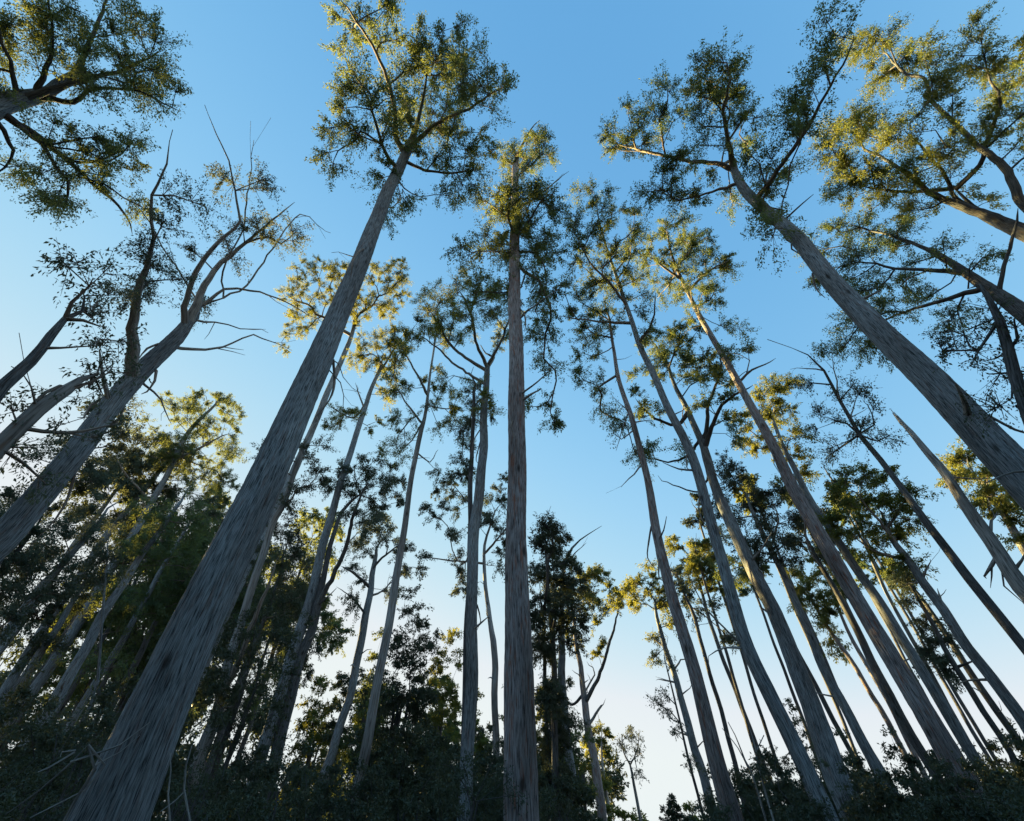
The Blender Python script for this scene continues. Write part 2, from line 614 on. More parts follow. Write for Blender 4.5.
def tree(name, label, d, trunk, crown=(), leader=(), limbs=(), dead=(), leaf='gum', bark='grey', twig_bark='limb', dens=1.0, Rm=1.1,
         depth=0.9, sprigs=12, nleaf=52, lsize=None, cat='tree', group=None, tip_r=0.029, crown_from=0.55, rough=0.05, sides=None, max_limb=14,
         hang=0.8, bf=0.45, flare=1.25, broken=False, wk=1.0, stubs=None):
    """One tree. trunk: (x, y, width) in picture pixels from low to high, put at the horizontal distance d; crown: (x, y, rx, ry) masses;
    leader / limbs: extra stems from the trunk's top; dead: bare dead branches."""
    SEED[0] += 1
    rng = np.random.default_rng(SEED[0])
    x0, y0, w0 = trunk[0]
    v = ray(x0, y0)
    nrm = unit(np.array((v[0], v[1], 0.0)))
    P, r = [], []
    for x, y, w in trunk:
        p = on_azimuth(x, y, nrm, d)
        P.append(p)
        r.append(max(0.45 * wk * w / F * float((p - CAM) @ FWD), 0.012))
    low = P[0]
    lean = unit(P[1] - P[0])
    lean = lean / max(0.3, lean[2])
    hl = math.hypot(lean[0], lean[1])
    lean = lean * min(1.0, 0.14 / (hl + 1e-6))
    gz = float(ground_z(low[0], low[1]))
    h0 = low[2] - gz
    base = np.array((low[0] - lean[0] * h0, low[1] - lean[1] * h0, gz))
    if h0 > 0.6:
        P = [base + np.array((0, 0, -0.25)), base * 0.5 + low * 0.5] + P
        r = [r[0] * flare, r[0] * (1 + 0.4 * (flare - 1))] + r
    else:
        P = [np.array((low[0], low[1], gz - 0.25))] + P
        r = [r[0] * 1.1] + r
    root = empty(name, base, label, cat, group)
    top = P[-1]
    pxm = np.linalg.norm(top - CAM) / F
    stems = [(P, r)]
    if leader:
        LP, LR = [top], [r[-1]]
        for x, y, w in leader:
            p = beside(x, y, top)
            LP.append(p)
            LR.append(max(0.4 * w / F * float((p - CAM) @ FWD), 0.012))
        P = P + LP[1:]
        r = r + LR[1:]
        stems = [(P, r)]
    if not broken:
        e = P[-1] - P[-2]
        if not leader:                                # the stem thins out among its own twigs
            e = unit(e) * min(np.linalg.norm(e), 2.2)
            for f, k in ((0.5, 0.62), (1.0, 0.3), (1.5, 0.1)):
                P.append(top + e * f + rng.normal(0, 0.3 * f, 3))
                r.append(r[len(r) - 1] * k if k > 0.6 else max(0.012, r[-1] * 0.5))
        else:
            P.append(P[-1] + unit(e) * 1.2 + rng.normal(0, 0.2, 3))
            r.append(0.02)
    P, r = np.array(P), np.array(r)
    big = w0 > 30
    TP, TR = resample(P, r, 0.22 if big else (0.5 if w0 > 12 else 0.9))
    # slight crookedness
    wob = rng.uniform(0, 6.28, 4)
    ss = np.linspace(0, 1, len(TP))
    amp = np.minimum(TR * 0.28, 0.09) * (0.5 if big else 1.0)
    TP = TP + np.stack((amp * (np.sin(ss * 17 + wob[0]) + 0.5 * np.sin(ss * 43 + wob[2])), amp * (np.sin(ss * 14 + wob[1]) + 0.5 * np.sin(ss * 37 + wob[3])), 0 * ss), 1)
    mb = MB()
    tube(mb, TP, TR, sides or (72 if big else (24 if w0 > 12 else 12)), rough, 0.22 if flare > 1.3 else 0.1, rng)
    if broken:                                        # a splintered top: a few slivers
        for k in range(4):
            o = rng.normal(0, TR[-1] * 0.5, 3) * (1, 1, 0)
            tube(mb, [TP[-2] + o, TP[-1] + o * 0.6 + np.array((0, 0, rng.uniform(0.1, 0.6)))], [TR[-1] * 0.45, 0.012], 5)
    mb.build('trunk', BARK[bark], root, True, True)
    # explicit limbs
    roots_p, roots_d, roots_l, roots_r = [], [], [], []
    L = np.concatenate(([0], np.cumsum(np.linalg.norm(np.diff(TP, axis=0), axis=1))))
    k0 = int(crown_from * len(TP))
    step = max(1, int((len(TP) - k0) / 40))
    for k in range(k0, len(TP), step):
        roots_p.append(TP[k]); roots_d.append(unit(TP[min(k + 1, len(TP) - 1)] - TP[k - 1]))
        roots_l.append((L[k] - L[k0]) * 0.35); roots_r.append(TR[k])
    tpx, _ = to_px(TP)
    for kind, lst in (('branch', limbs), ('dead_branch', dead)):
        for pl in lst:
            x, y = pl[0][:2]
            k = int(np.argmin((tpx[:, 0] - x) ** 2 + (tpx[:, 1] - y) ** 2))
            ref = TP[k]
            q, rr = [TP[k]], [0]
            push = rng.normal(0, 0.25)
            for m, (x, y, w) in enumerate(pl[1:] if kind == 'branch' or len(pl) > 1 else pl):
                p = beside(x, y, ref, 0)
                p = p + unit(p - CAM) * push * np.linalg.norm(p - ref)
                q.append(p)
                rr.append(max(0.42 * w / F * float((p - CAM) @ FWD), 0.008))
            rr.append(0.012); q.append(q[-1] + (q[-1] - q[-2]) * 0.35 + rng.normal(0, 0.1, 3))
            rr[0] = max(rr[1], 0.5 * pl[0][2] / F * float((ref - CAM) @ FWD) if len(pl[0]) > 2 else rr[1] * 1.2)
            q, rr = kink(q, rr, rng, 0.075)
            Q, RR = resample(q, rr, 0.4)
            jit = rng.normal(0, 0.03, Q.shape)
            jit[0] = 0
            Q = Q + jit
            mb = MB()
            tube(mb, Q, RR, 10 if rr[0] / pxm > 2 else 6, 0.05, 0, rng)
            if kind == 'dead_branch':
                for _ in range(max(1, int(len(Q) / 4))):
                    m = rng.integers(len(Q) // 3, len(Q) - 1)
                    dd = unit(unit(Q[m + 1] - Q[m]) + rng.normal(0, 0.6, 3))
                    ll = rng.uniform(0.5, 1.8)
                    tube(mb, [Q[m], Q[m] + dd * ll * 0.5 + rng.normal(0, .06, 3), Q[m] + dd * ll], [RR[m] * 0.5, RR[m] * 0.35, 0.008], 5)
            mb.build(kind, BARK[twig_bark if kind == 'branch' else 'dead'], root, True, True)
            if kind == 'branch':
                l2 = np.concatenate(([0], np.cumsum(np.linalg.norm(np.diff(Q, axis=0), axis=1))))
                for m in range(2, len(Q), 2):
                    roots_p.append(Q[m]); roots_d.append(unit(Q[m] - Q[m - 1])); roots_l.append(L[k] * 0 + 0.35 * l2[m]); roots_r.append(RR[m])
    for _ in range(stubs if stubs is not None else (0 if w0 < 7.5 or w0 > 60 or d > 60 else int(rng.integers(2, 5)))):
        k = int(rng.uniform(0.25, 0.8) * len(TP))           # stubs of limbs long since snapped off
        a = rng.uniform(0, 6.28)
        dd = unit(np.array((math.cos(a), math.sin(a), rng.uniform(-0.1, 0.7))))
        ll = rng.uniform(0.3, 1.5) * (1 + TR[k])
        r0 = TR[k] * rng.uniform(0.12, 0.22)
        q = [TP[k] + dd * TR[k] * 0.7, TP[k] + dd * (TR[k] + ll * 0.5) + rng.normal(0, 0.05, 3), TP[k] + dd * (TR[k] + ll) + np.array((0, 0, rng.uniform(-0.3, 0.3)))]
        mb = MB()
        tube(mb, *resample(q, [r0 * 1.3, r0 * 0.8, r0 * 0.35], 0.3), 6, 0.06, 0, rng)
        mb.build('stub', BARK['dead' if rng.random() < .5 else twig_bark], root, True, True)
    if 18 <= w0 and not broken:                             # long ribbons of bark that hang from the trunk
        for _ in range(int(rng.integers(3, 7))):
            k = int(rng.uniform(0.3, 0.85) * len(TP))
            a = rng.uniform(0, 6.28)
            o = np.array((math.cos(a), math.sin(a), 0))
            ll = rng.uniform(1.0, 3.2)
            q = [TP[k] + o * TR[k] * 1.02, TP[k] + o * (TR[k] * 1.05 + 0.12 * ll) - np.array((0, 0, ll * 0.35)), TP[k] + o * (TR[k] + 0.16 * ll) + rng.normal(0, 0.08, 3) - np.array((0, 0, ll * 0.7)), TP[k] + o * (TR[k] + 0.10 * ll) + rng.normal(0, 0.14, 3) - np.array((0, 0, ll))]
            mb = MB()
            tube(mb, *resample(q, [0.05, 0.045, 0.03, 0.012], 0.3), 5, 0.25, 0, rng)
            mb.build('bark_strip', BARK['limb'], root, True, True)
    if crown:
        anchors = np.array(roots_p)
        apx, _ = to_px(anchors)

        def ref_of(x, y):
            k = int(np.argmin((apx[:, 0] - x) ** 2 + (apx[:, 1] - y) ** 2))
            return anchors[k]
        Pc = clump_points(crown, rng, ref_of, Rm, dens, depth, None)
        pos, dr, par, tip = grow((roots_p, roots_d, roots_l), Pc, rng, bf=bf, seg=0.9 * max(1, Rm / 1.1))
        small = limb_meshes(pos, par, len(roots_p), tip, np.array(roots_r), tip_r, root, BARK[twig_bark], None, rng, pxm, max_limb)
        fm = MB()
        ls = (lsize or 0) * 0.64 or max(0.13, 1.9 * pxm)
        leaves(fm, pos[tip], dr[tip], rng, Rm * 1.3, sprigs, nleaf, ls, hang, small if pxm < 0.2 else None)
        fm.take(small, 1)                                 # the finest twigs belong to the crown
        fm.build('crown', LEAF[leaf], root, False, True, BARK[twig_bark])
    return root


def shrub(name, label, px, ytop, d, wpx, leaf='dark', cat='shrub', group=None, dens=1.0, Rm=0.55, shape=1.0, nleaf=28, sprigs=8, stems=4, lsize=None, skirt=0.15, cone=False):
    """A bush standing on the ground at distance d, its top at picture height ytop."""
    SEED[0] += 1
    rng = np.random.default_rng(SEED[0])
    v = ray(px, ytop)
    h = math.hypot(v[0], v[1])
    bx, by = v[0] / h * d, v[1] / h * d
    gz = float(ground_z(bx, by))
    H = 1.6 + v[2] / h * d - gz
    W = wpx / F * d / h * 0.5
    base = np.array((bx, by, gz))
    root = empty(name, base, label, cat, group)
    pts = []
    n = max(8, int(0.75 * dens * W * W * H / Rm ** 3))
    n = min(n, 520 if cone else 260)
    while len(pts) < n:
        u = rng.uniform(-1, 1, 3)
        zz = u[2] * 0.5 + 0.5
        rr = math.hypot(u[0], u[1])
        lim = (1 - zz) if cone else math.sqrt(max(0, 1 - (2 * max(zz, 0.3) - 1) ** 2)) * (0.75 + 0.25 * math.sin(5 * math.atan2(u[1], u[0]) + zz * 6))
        if rr <= lim and (rr > lim * 0.4 or rng.random() < 0.5):
            pts.append(base + np.array((u[0] * W, u[1] * W, H * (skirt + (1 - skirt) * zz) * (1 if cone else rng.uniform(0.85, 1.0)))))
    pts = np.array(pts)
    rp, rd, rl, rr_ = [], [], [], []
    ns = 1 if cone else stems
    mb = MB()
    for k in range(ns):
        a = rng.uniform(0, 6.28)
        tilt = 0.0 if cone else 0.30 * W / H
        q = [base + np.array((0, 0, -0.15))]
        for t in np.linspace(0.1, 0.82 if cone else 0.6, 8):
            q.append(base + np.array((math.cos(a) * tilt * t * H + rng.normal(0, .04), math.sin(a) * tilt * t * H + rng.normal(0, .04), t * H)))
        r0 = 0.012 * H + 0.015
        rad = np.linspace(r0, r0 * 0.3, len(q))
        Q, RR = resample(q, rad, 0.4)
        tube(mb, Q, RR, 7)
        for m in range(1, len(Q)):
            rp.append(Q[m]); rd.append(unit(Q[m] - Q[m - 1])); rl.append(0.3 * m * 0.4); rr_.append(RR[m])
    pos, dr, par, tip = grow((rp, rd, rl), pts, rng, seg=max(0.6, Rm))
    small = limb_meshes(pos, par, len(rp), tip, np.array(rr_), 0.008, root, BARK['dark'], None, rng, 0.2, 0)
    if small.n:
        mb.take(small, 0)
    mb.build('stem', BARK['dark'], root, True, True)
    fm = MB()
    pxm = math.sqrt(d * d + H * H * 0.3) / F
    leaves(fm, pos[tip], dr[tip], rng, Rm * 1.15, sprigs, nleaf, lsize or max(0.07, 2.2 * pxm), 0.4)
    fm.build('foliage', LEAF[leaf], root)
    return root


# ------------------------------------------------------------------ ground, one sheet to the horizon
def make_ground():
    rs = np.concatenate(([0.0], np.geomspace(1.0, 2600.0, 90)))
    th = np.linspace(0, 2 * math.pi, 128, endpoint=False)
    rng = np.random.default_rng(5)
    X = rs[:, None] * np.sin(th)[None, :]
    Y = rs[:, None] * np.cos(th)[None, :]
    az = np.arctan2(X, Y)
    Z = ground_z(X, Y)
    Z = Z + 0.10 * np.sin(X * 0.7 + 1) * np.sin(Y * 0.6) * np.clip(rs / 6, 0, 1)[:, None] - 0.08
    v = np.stack((X, Y, Z), 2).reshape(-1, 3)
    n, s = len(rs), len(th)
    i = np.arange(n - 1)[:, None]
    j = np.arange(s)[None, :]
    j2 = (j + 1) % s
    q = np.stack((i * s + j, (i + 1) * s + j, (i + 1) * s + j2, i * s + j2), 2).reshape(-1, 4)
    mt, nt, out = new_mat('leaf_litter')
    g = N(nt, 'ShaderNodeNewGeometry')
    n1 = N(nt, 'ShaderNodeTexNoise')
    n1.inputs['Scale'].default_value = 3.0
    n1.inputs['Detail'].default_value = 8
    nt.links.new(g.outputs['Position'], n1.inputs['Vector'])
    c = ramp(nt, n1.outputs['Fac'], [(0.3, (0.035, 0.028, 0.018)), (0.5, (0.075, 0.058, 0.036)), (0.7, (0.06, 0.07, 0.03))])
    p = N(nt, 'ShaderNodeBsdfPrincipled')
    p.inputs['Roughness'].default_value = 0.95
    nt.links.new(c, p.inputs['Base Color'])
    b = N(nt, 'ShaderNodeBump')
    b.inputs['Distance'].default_value = 0.08
    nt.links.new(n1.outputs['Fac'], b.inputs['Height'])
    nt.links.new(b.outputs[0], p.inputs['Normal'])
    nt.links.new(p.outputs[0], out.inputs[0])
    mb = MB()
    mb.add(v, q)
    o = mb.build('ground', mt, None, True)
    o['kind'] = 'structure'


make_ground()


def wood_mass(name, label, trees, seed, leaf_size, rc, leaf='olive', n_sp=6, n_lf=7):
    """A far forest that reads as one mass: trees = (azimuth, distance, height, crown radius, crown depth share, leaf clumps)."""
    rng = np.random.default_rng(seed)
    fm, st = MB(), MB()
    C = []
    for az, r, H, cr, share, m in trees:
        x, y = r * math.sin(az), r * math.cos(az)
        z0 = float(ground_z(x, y))
        u = rand_dirs(rng, m) * rng.random((m, 1)) ** 0.36
        C.append(np.stack((x + cr * u[:, 0], y + cr * u[:, 1], z0 + H * (1 - share / 2) + 0.5 * H * share * u[:, 2]), 1))
        if H > 14:
            tube(st, [(x, y, z0 - 0.3), (x + rng.normal(0, .5), y + rng.normal(0, .5), z0 + H * 0.9)], [0.011 * H, 0.08], 6)
    C = np.concatenate(C)
    leaves(fm, C, np.tile((0, 0, 1.0), (len(C), 1)), rng, rc, n_sp, n_lf, leaf_size, 0.5)
    if st.n:
        fm.take(st, 1)
    o = fm.build(name, LEAF[leaf], None, False, True, BARK['dark'])
    o['kind'] = 'stuff'
    o['label'] = label
    o['category'] = 'forest'


def far_wood():
    rng = np.random.default_rng(77)
    T = []
    for _ in range(520):
        az = rng.uniform(-1.75, 1.35)
        hilly = math.exp(-((az + 0.80) / 0.50) ** 2)
        H = rng.uniform(0.75, 1.1) * (7 + 25 * hilly)
        T.append((az, rng.uniform(150, 235), H, rng.uniform(3.0, 5.5), 0.85 if H > 14 else 1.0, int(10 + 0.45 * H)))
    for _ in range(N_TALL):                            # taller gums put in on the rise, gapped to dapple the low sun
        az = rng.normal(-0.80, 0.33)
        T.append((az, rng.uniform(150, 215), rng.uniform(34, 47), rng.uniform(3.2, 5.2), 0.42, 75))
    wood_mass('distant_forest', 'mass of far forest on a rise added for shade, seen through the nearer trunks', T, 78, 1.35, 2.0, 'dark', 6, 4)
    T = []
    for _ in range(420):                               # unseen wood behind the camera, added to cut the white horizon light
        az = rng.uniform(1.35, 2 * math.pi - 1.75)
        T.append((az, rng.uniform(36, 72), rng.uniform(19, 27), rng.uniform(2.8, 4.6), 0.8, 60))
    wood_mass('unseen_shade_forest', 'unseen forest behind the camera, added to block low sky light', T, 79, 0.6, 1.8, 'dark')


N_TALL = 14
far_wood()

# ------------------------------------------------------------------ the tall trees
T = tree
T('gum_tree', 'massive rough grey trunk slanting from the bottom corner up to the top edge', 13.6,
  [(109, 821, 76), (180, 665, 55), (246, 520, 41), (299, 404, 31), (358, 269, 19.5), (382, 205, 14), (408, 150, 10)],
  crown=[(385, 25, 40, 25), (345, 12, 28, 16, .8), (440, 50, 38, 35), (490, 95, 20, 36), (432, 108, 42, 36), (372, 108, 30, 38), (335, 125, 20, 22, .8), (328, 158, 12, 16, .7), (347, 88, 14, 12),
         (470, 140, 28, 25), (455, 185, 24, 26, .8), (398, 212, 16, 20, .8), (378, 180, 18, 22, .7), (415, 70, 30, 30), (400, 130, 26, 24, .8), (460, 80, 24, 24), (350, 55, 18, 18, .8), (478, 170, 16, 16, .7), (350, 150, 14, 16, .6), (440, 150, 24, 20, .8)],
  leader=[(419, 115, 4.5), (426, 80, 2.5)],
  limbs=[[(405, 155, 6), (395, 112, 5), (384, 70, 4), (368, 38, 3), (348, 8, 2)], [(408, 148, 5), (440, 122, 4), (470, 108, 3), (494, 92, 2)],
         [(398, 172, 5), (382, 145, 4), (372, 110, 3), (358, 78, 2)], [(402, 160, 4), (432, 172, 3), (462, 172, 2)]],
  dead=[[(362, 260, 2), (350, 255, 1.4), (338, 252, .6)], [(322, 355, 2), (338, 362, 1.5), (343, 378, 1), (352, 388, .6)], [(318, 362, 2), (332, 372, 1.5), (344, 395, 1.0), (340, 420, .6)]],
  leaf='gum', flare=1.45, rough=0.035, crown_from=0.75, lsize=.25, dens=1.1)
T('gum_tree', 'tall straight red-brown trunk rising dead centre, narrow crown down its whole upper half', 16,
  [(521, 821, 39), (519, 665, 31), (518, 540, 22.5), (516, 400, 18), (515, 266, 12), (515, 200, 9), (516, 165, 6)],
  crown=[(540, 145, 17, 26), (515, 165, 16, 25), (505, 205, 28, 24), (536, 205, 26, 28), (512, 245, 42, 26), (462, 250, 18, 9), (548, 250, 20, 24), (520, 285, 40, 18, .7), (545, 320, 18, 36, .8),
         (538, 405, 18, 10, .7), (555, 425, 6, 8), (480, 290, 22, 14, .6), (545, 370, 12, 14, .6)],
  leader=[(521, 148, 3), (532, 128, 1.5)], dead=[[(517, 320, 3), (535, 306, 2), (555, 292, 1)], [(517, 205, 3), (545, 190, 2), (562, 176, 1)]],
  leaf='gum', bark='brown', crown_from=.6, flare=1.3, rough=0.045, lsize=.25, dens=1.3)
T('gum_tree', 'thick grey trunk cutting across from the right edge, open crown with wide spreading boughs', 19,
  [(1040, 497, 40), (979, 430, 33), (925, 375, 28), (870, 320, 23), (833, 284, 19), (795, 237, 15), (765, 209, 12), (744, 187.5, 10), (734, 170, 8)],
  crown=[(712, 62, 18, 26), (735, 70, 15, 25), (690, 78, 12, 22), (660, 98, 15, 22), (706, 112, 25, 25), (747, 112, 22, 20), (650, 130, 22, 16), (612, 142, 14, 22), (632, 148, 16, 14), (660, 182, 20, 22),
         (688, 198, 24, 14), (762, 160, 18, 22), (790, 120, 20, 24), (800, 92, 14, 20, .8), (832, 30, 18, 26), (822, 66, 15, 17), (762, 215, 14, 18), (730, 205, 15, 14), (770, 235, 10, 14), (680, 150, 22, 14, .8), (715, 145, 18, 14, .8), (700, 170, 20, 12, .8), (745, 140, 16, 16, .8), (770, 185, 12, 14, .8), (785, 165, 14, 16, .8), (812, 110, 12, 16, .8), (640, 110, 14, 12, .7), (672, 115, 14, 14, .8), (720, 90, 20, 18)],
  limbs=[[(734, 170, 6), (715, 163, 5), (676, 158, 4), (632, 148, 2.5)], [(734, 170, 6), (727, 136, 5), (724, 112, 4), (730, 82, 2.5)], [(758, 200, 6), (778, 170, 5), (808, 126, 4), (825, 95, 3), (846, 58, 2), (852, 40, 1)],
         [(740, 183, 4), (712, 192, 3), (680, 200, 2), (662, 190, 1.5)]],
  dead=[[(775, 222, 3), (785, 240, 2), (795, 246, 1)]], leaf='gum', flare=1.3, rough=0.035, crown_from=.7, lsize=.24, dens=1.2)
T('gum_tree', 'forked old trunk slanting past the left edge with bare dead tops and crooked dark limbs', 20,
  [(-30, 569, 31), (18, 520, 27), (91, 431, 22), (135, 381, 19), (175, 339, 14), (188, 322, 10)],
  crown=[(183, 215, 33, 24, .8), (234, 182, 20, 18), (262, 188, 13, 26), (268, 228, 34, 16), (212, 246, 30, 18, .7), (150, 245, 26, 16), (158, 280, 34, 26, .8), (200, 305, 24, 14, .6), (292, 238, 18, 8), (128, 300, 20, 16, .6)],
  limbs=[[(133, 380, 13), (133, 340, 12), (137, 297, 9), (146, 268, 6), (152, 235, 4), (153, 195, 3), (167, 164, 2), (170, 142, .8)],
         [(188, 322, 9), (201, 295, 8), (214, 270, 6), (239, 250, 4), (259, 232, 3), (284, 210, 1.5)],
         [(184, 325, 7), (189, 290, 6), (205, 258, 5), (226, 236, 4), (240, 222, 3), (235, 190, 2), (228, 160, 1.6), (217, 135, 1.2), (208, 114, .6)]],
  dead=[[(246, 218, 2), (246, 203, 1.8), (250, 178, 1.4), (253, 147, .7)], [(200, 295, 4), (225, 289, 3), (250, 290, 2.4), (278, 298, 1.6), (309, 315, .8)], [(168, 348, 4), (205, 350, 3), (232, 343, 2.2), (252, 335, 1.8), (282, 346, .8)],
        [(192, 316, 3), (215, 322, 2), (240, 328, 1.4), (262, 330, .7)], [(140, 378, 3), (160, 400, 2), (168, 418, 1)], [(158, 240, 2), (145, 215, 1.2), (138, 205, .6)], [(270, 222, 2), (300, 214, 1.3), (325, 231, .6)]],
  leaf='grey', bark='grey', twig_bark='dead', rough=0.07, crown_from=.9, lsize=.16, Rm=.85, flare=1.4)
T('gum_tree', 'slim grey limb with broad loose leaves beside the forked old tree, nearest the edge', 15,
  [(-30, 420, 16), (0, 386, 13), (29, 361, 11), (51, 335, 9), (66, 319, 6)],
  crown=[(80, 275, 40, 24, .7), (60, 262, 20, 14, .7), (104, 292, 20, 14), (120, 345, 26, 18, .5), (95, 310, 20, 12, .5)],
  limbs=[[(60, 325, 5), (84, 319, 4), (98, 324, 2)], [(66, 319, 5), (72, 302, 4), (88, 285, 2)], [(40, 350, 4), (62, 347, 3), (92, 345, 1.5)]],
  leaf='grey', bark='dark', lsize=.2, nleaf=14, sprigs=8, Rm=.7, crown_from=.85)
T('gum_tree', 'smooth pale limb below the slim one, sparse dark leaf sprays along it', 16,
  [(-30, 478, 20), (0, 447, 17), (37, 412, 15), (66, 390, 12), (80, 380, 7)],
  crown=[(92, 352, 32, 20, .8), (118, 375, 28, 16, .7), (24, 410, 26, 16, .4), (52, 440, 26, 12, .4), (115, 420, 30, 24, .8), (90, 395, 20, 20, .5), (30, 470, 30, 20, .7)],
  limbs=[[(70, 388, 5), (92, 382, 3), (108, 372, 1.5)]], dead=[[(45, 405, 3), (32, 388, 2), (20, 372, 1)], [(30, 430, 3), (62, 433, 1.6), (80, 440, .7)]],
  leaf='grey', bark='pale', lsize=.2, nleaf=15, sprigs=8, Rm=.75, crown_from=.7)
T('gum_tree', 'spreading crown of long boughs filling the top corner beside the massive trunk', 24,
  [(-220, 192, 44), (-110, 150, 36), (-40, 122, 28), (10, 102, 20), (45, 92, 12)],
  crown=[(45, 35, 55, 38), (120, 30, 40, 30), (155, 70, 30, 36), (108, 75, 44, 30), (170, 100, 20, 16), (120, 150, 38, 26), (50, 130, 40, 24, .6), (60, 185, 26, 22), (95, 165, 34, 24), (20, 175, 20, 14, .5), (140, 205, 14, 12), (20, 20, 30, 30),
         (-40, 60, 50, 60), (-50, 170, 40, 40, .6), (50, 205, 10, 20, .8)],
  limbs=[[(30, 97, 9), (68, 82, 7), (88, 45, 5), (104, 5, 3)], [(20, 102, 8), (70, 84, 6), (120, 72, 4), (150, 58, 2)], [(-5, 112, 9), (40, 138, 7), (80, 172, 5), (118, 205, 3), (130, 225, 1.5)], [(30, 100, 6), (95, 88, 4), (140, 92, 2.5), (172, 108, 1.5)],
         [(20, 100, 6), (10, 60, 4), (-5, 20, 2)], [(35, 95, 6), (52, 50, 4), (50, 8, 2)], [(-10, 118, 6), (14, 150, 4), (0, 172, 2)]],
  leaf='gum', rough=0.05, crown_from=.8, lsize=.2, Rm=1.0, flare=1.4, twig_bark='dark', dens=1.1)
# ------- the middle
T('gum_tree', 'slender two-toned trunk with pale arching boughs and gold crown beside the red-brown trunk', 28,
  [(465, 821, 19), (471, 640, 15.5), (476, 520, 13), (483, 445, 11), (487, 379, 8), (488, 366, 6)],
  wk=0.85, crown=[(470, 285, 22, 16), (478, 310, 24, 20), (500, 300, 18, 22), (440, 300, 20, 16), (455, 325, 20, 20), (430, 330, 14, 14, .7), (500, 335, 14, 20, .7), (455, 385, 22, 16, .5), (480, 405, 22, 14, .6), (460, 430, 14, 18, .6), (470, 470, 10, 26, .5)],
  limbs=[[(488, 368, 4), (477, 345, 3.4), (472, 318, 3), (463, 296, 2)], [(487, 372, 4), (466, 358, 3.4), (448, 342, 3), (440, 325, 2), (427, 308, 1.4)], [(489, 366, 4), (499, 345, 3), (508, 322, 2)], [(487, 385, 3.5), (466, 372, 3), (440, 350, 2), (424, 338, 1.4)]],
  leaf='olive', twig_bark='pale', crown_from=.8, lsize=.22, Rm=1.0)
T('gum_tree', 'thin ivy-dark stem pressed against the slender two-toned trunk', 29,
  [(463, 800, 7), (468, 600, 6), (471, 490, 5.5), (473, 420, 4), (474, 390, 3)], crown=[(468, 430, 12, 18), (463, 470, 9, 18), (474, 395, 12, 12), (490, 410, 14, 10, .6)], leaf='grey', bark='dark', crown_from=.6, lsize=.22, Rm=.8)
T('gum_tree', 'pale crooked trunk bending beside the slender two-toned one, airy gold-topped crown', 32,
  [(350, 821, 16), (365, 758, 14), (380, 667, 12.5), (391, 604, 11), (407, 515, 8.5), (415, 459, 7), (421, 430, 6.5), (424, 419, 5), (427, 398, 4), (431, 370, 3.2), (435, 342, 2.4)],
  wk=0.78, crown=[(428, 305, 14, 12), (415, 330, 18, 14), (440, 335, 14, 14), (405, 355, 16, 14, .8), (400, 385, 22, 18, .7), (440, 385, 16, 18, .7), (395, 430, 20, 20, .7), (390, 455, 14, 12, .6), (445, 415, 20, 18, .6), (460, 400, 12, 12, .6)],
  limbs=[[(428, 395, 3), (416, 372, 2.4), (404, 352, 1.6), (398, 340, 1)], [(422, 425, 2.4), (408, 405, 2), (398, 390, 1.2)]], dead=[[(418, 452, 2), (430, 462, 1.4), (436, 452, .7)], [(424, 419, 2), (412, 440, 1.5), (400, 452, .8)]],
  leaf='olive', bark='pale', twig_bark='pale', crown_from=.72, lsize=.22, Rm=.95)
T('gum_tree', 'straight grey trunk close behind the massive one, small gold crown, low side limb', 42,
  [(268, 740, 15), (292, 659, 14), (310, 593, 12), (327, 530, 10), (338, 496, 8.5), (355, 437, 7), (368, 397, 5.5), (379, 372, 4)],
  wk=0.85, crown=[(372, 345, 18, 14), (392, 335, 18, 14), (390, 365, 16, 14), (360, 360, 14, 12), (400, 345, 10, 12), (342, 412, 18, 12, .8), (335, 425, 12, 10, .7), (372, 420, 14, 12, .6), (385, 390, 14, 12, .6)],
  limbs=[[(366, 400, 3), (352, 418, 2), (336, 410, 1.3)], [(379, 372, 3), (392, 352, 2), (400, 340, 1.2)]], dead=[[(364, 410, 2), (358, 392, 1.4), (356, 385, .6)]],
  leaf='olive', crown_from=.75, lsize=.24, Rm=1.0)
T('gum_tree', 'gold crown peeping out on both sides of the massive trunk, its own stem hidden behind', 54,
  [(140, 800, 14), (205, 660, 13), (270, 520, 11), (325, 400, 8), (348, 345, 6), (354, 320, 4)],
  wk=0.8, crown=[(300, 320, 20, 16), (295, 290, 16, 16), (318, 270, 24, 14), (350, 275, 20, 14), (385, 275, 22, 16), (400, 290, 12, 16), (370, 305, 24, 14), (325, 300, 18, 14), (390, 310, 12, 10), (285, 345, 8, 10, .6), (345, 320, 18, 14), (400, 262, 8, 8)],
  limbs=[[(350, 335, 4), (325, 318, 3), (300, 302, 2)], [(354, 320, 3), (375, 302, 2), (398, 282, 1.3)]],
  leaf='olive', crown_from=.85, lsize=.25, Rm=1.05)
T('gum_tree', 'two-stemmed dark tree with rounded mid-green crown in front of the gap of sky', 42,
  [(290, 700, 12), (302, 655, 10), (314, 619, 9), (325, 570, 6), (334, 535, 5), (341, 512, 4), (352, 500, 3)],
  crown=[(375, 470, 22, 16), (352, 482, 20, 16), (395, 485, 14, 16), (385, 505, 18, 16), (345, 470, 12, 10), (358, 515, 16, 12, .7), (330, 488, 10, 12, .6), (375, 530, 16, 14, .6)],
  limbs=[[(316, 612, 6), (331, 580, 5.5), (343, 555, 5), (349, 535, 4), (352, 520, 4), (359, 500, 3), (366, 485, 1.6)]],
  leaf='grey', bark='dark', crown_from=.8, lsize=.27, Rm=1.05, twig_bark='dark')
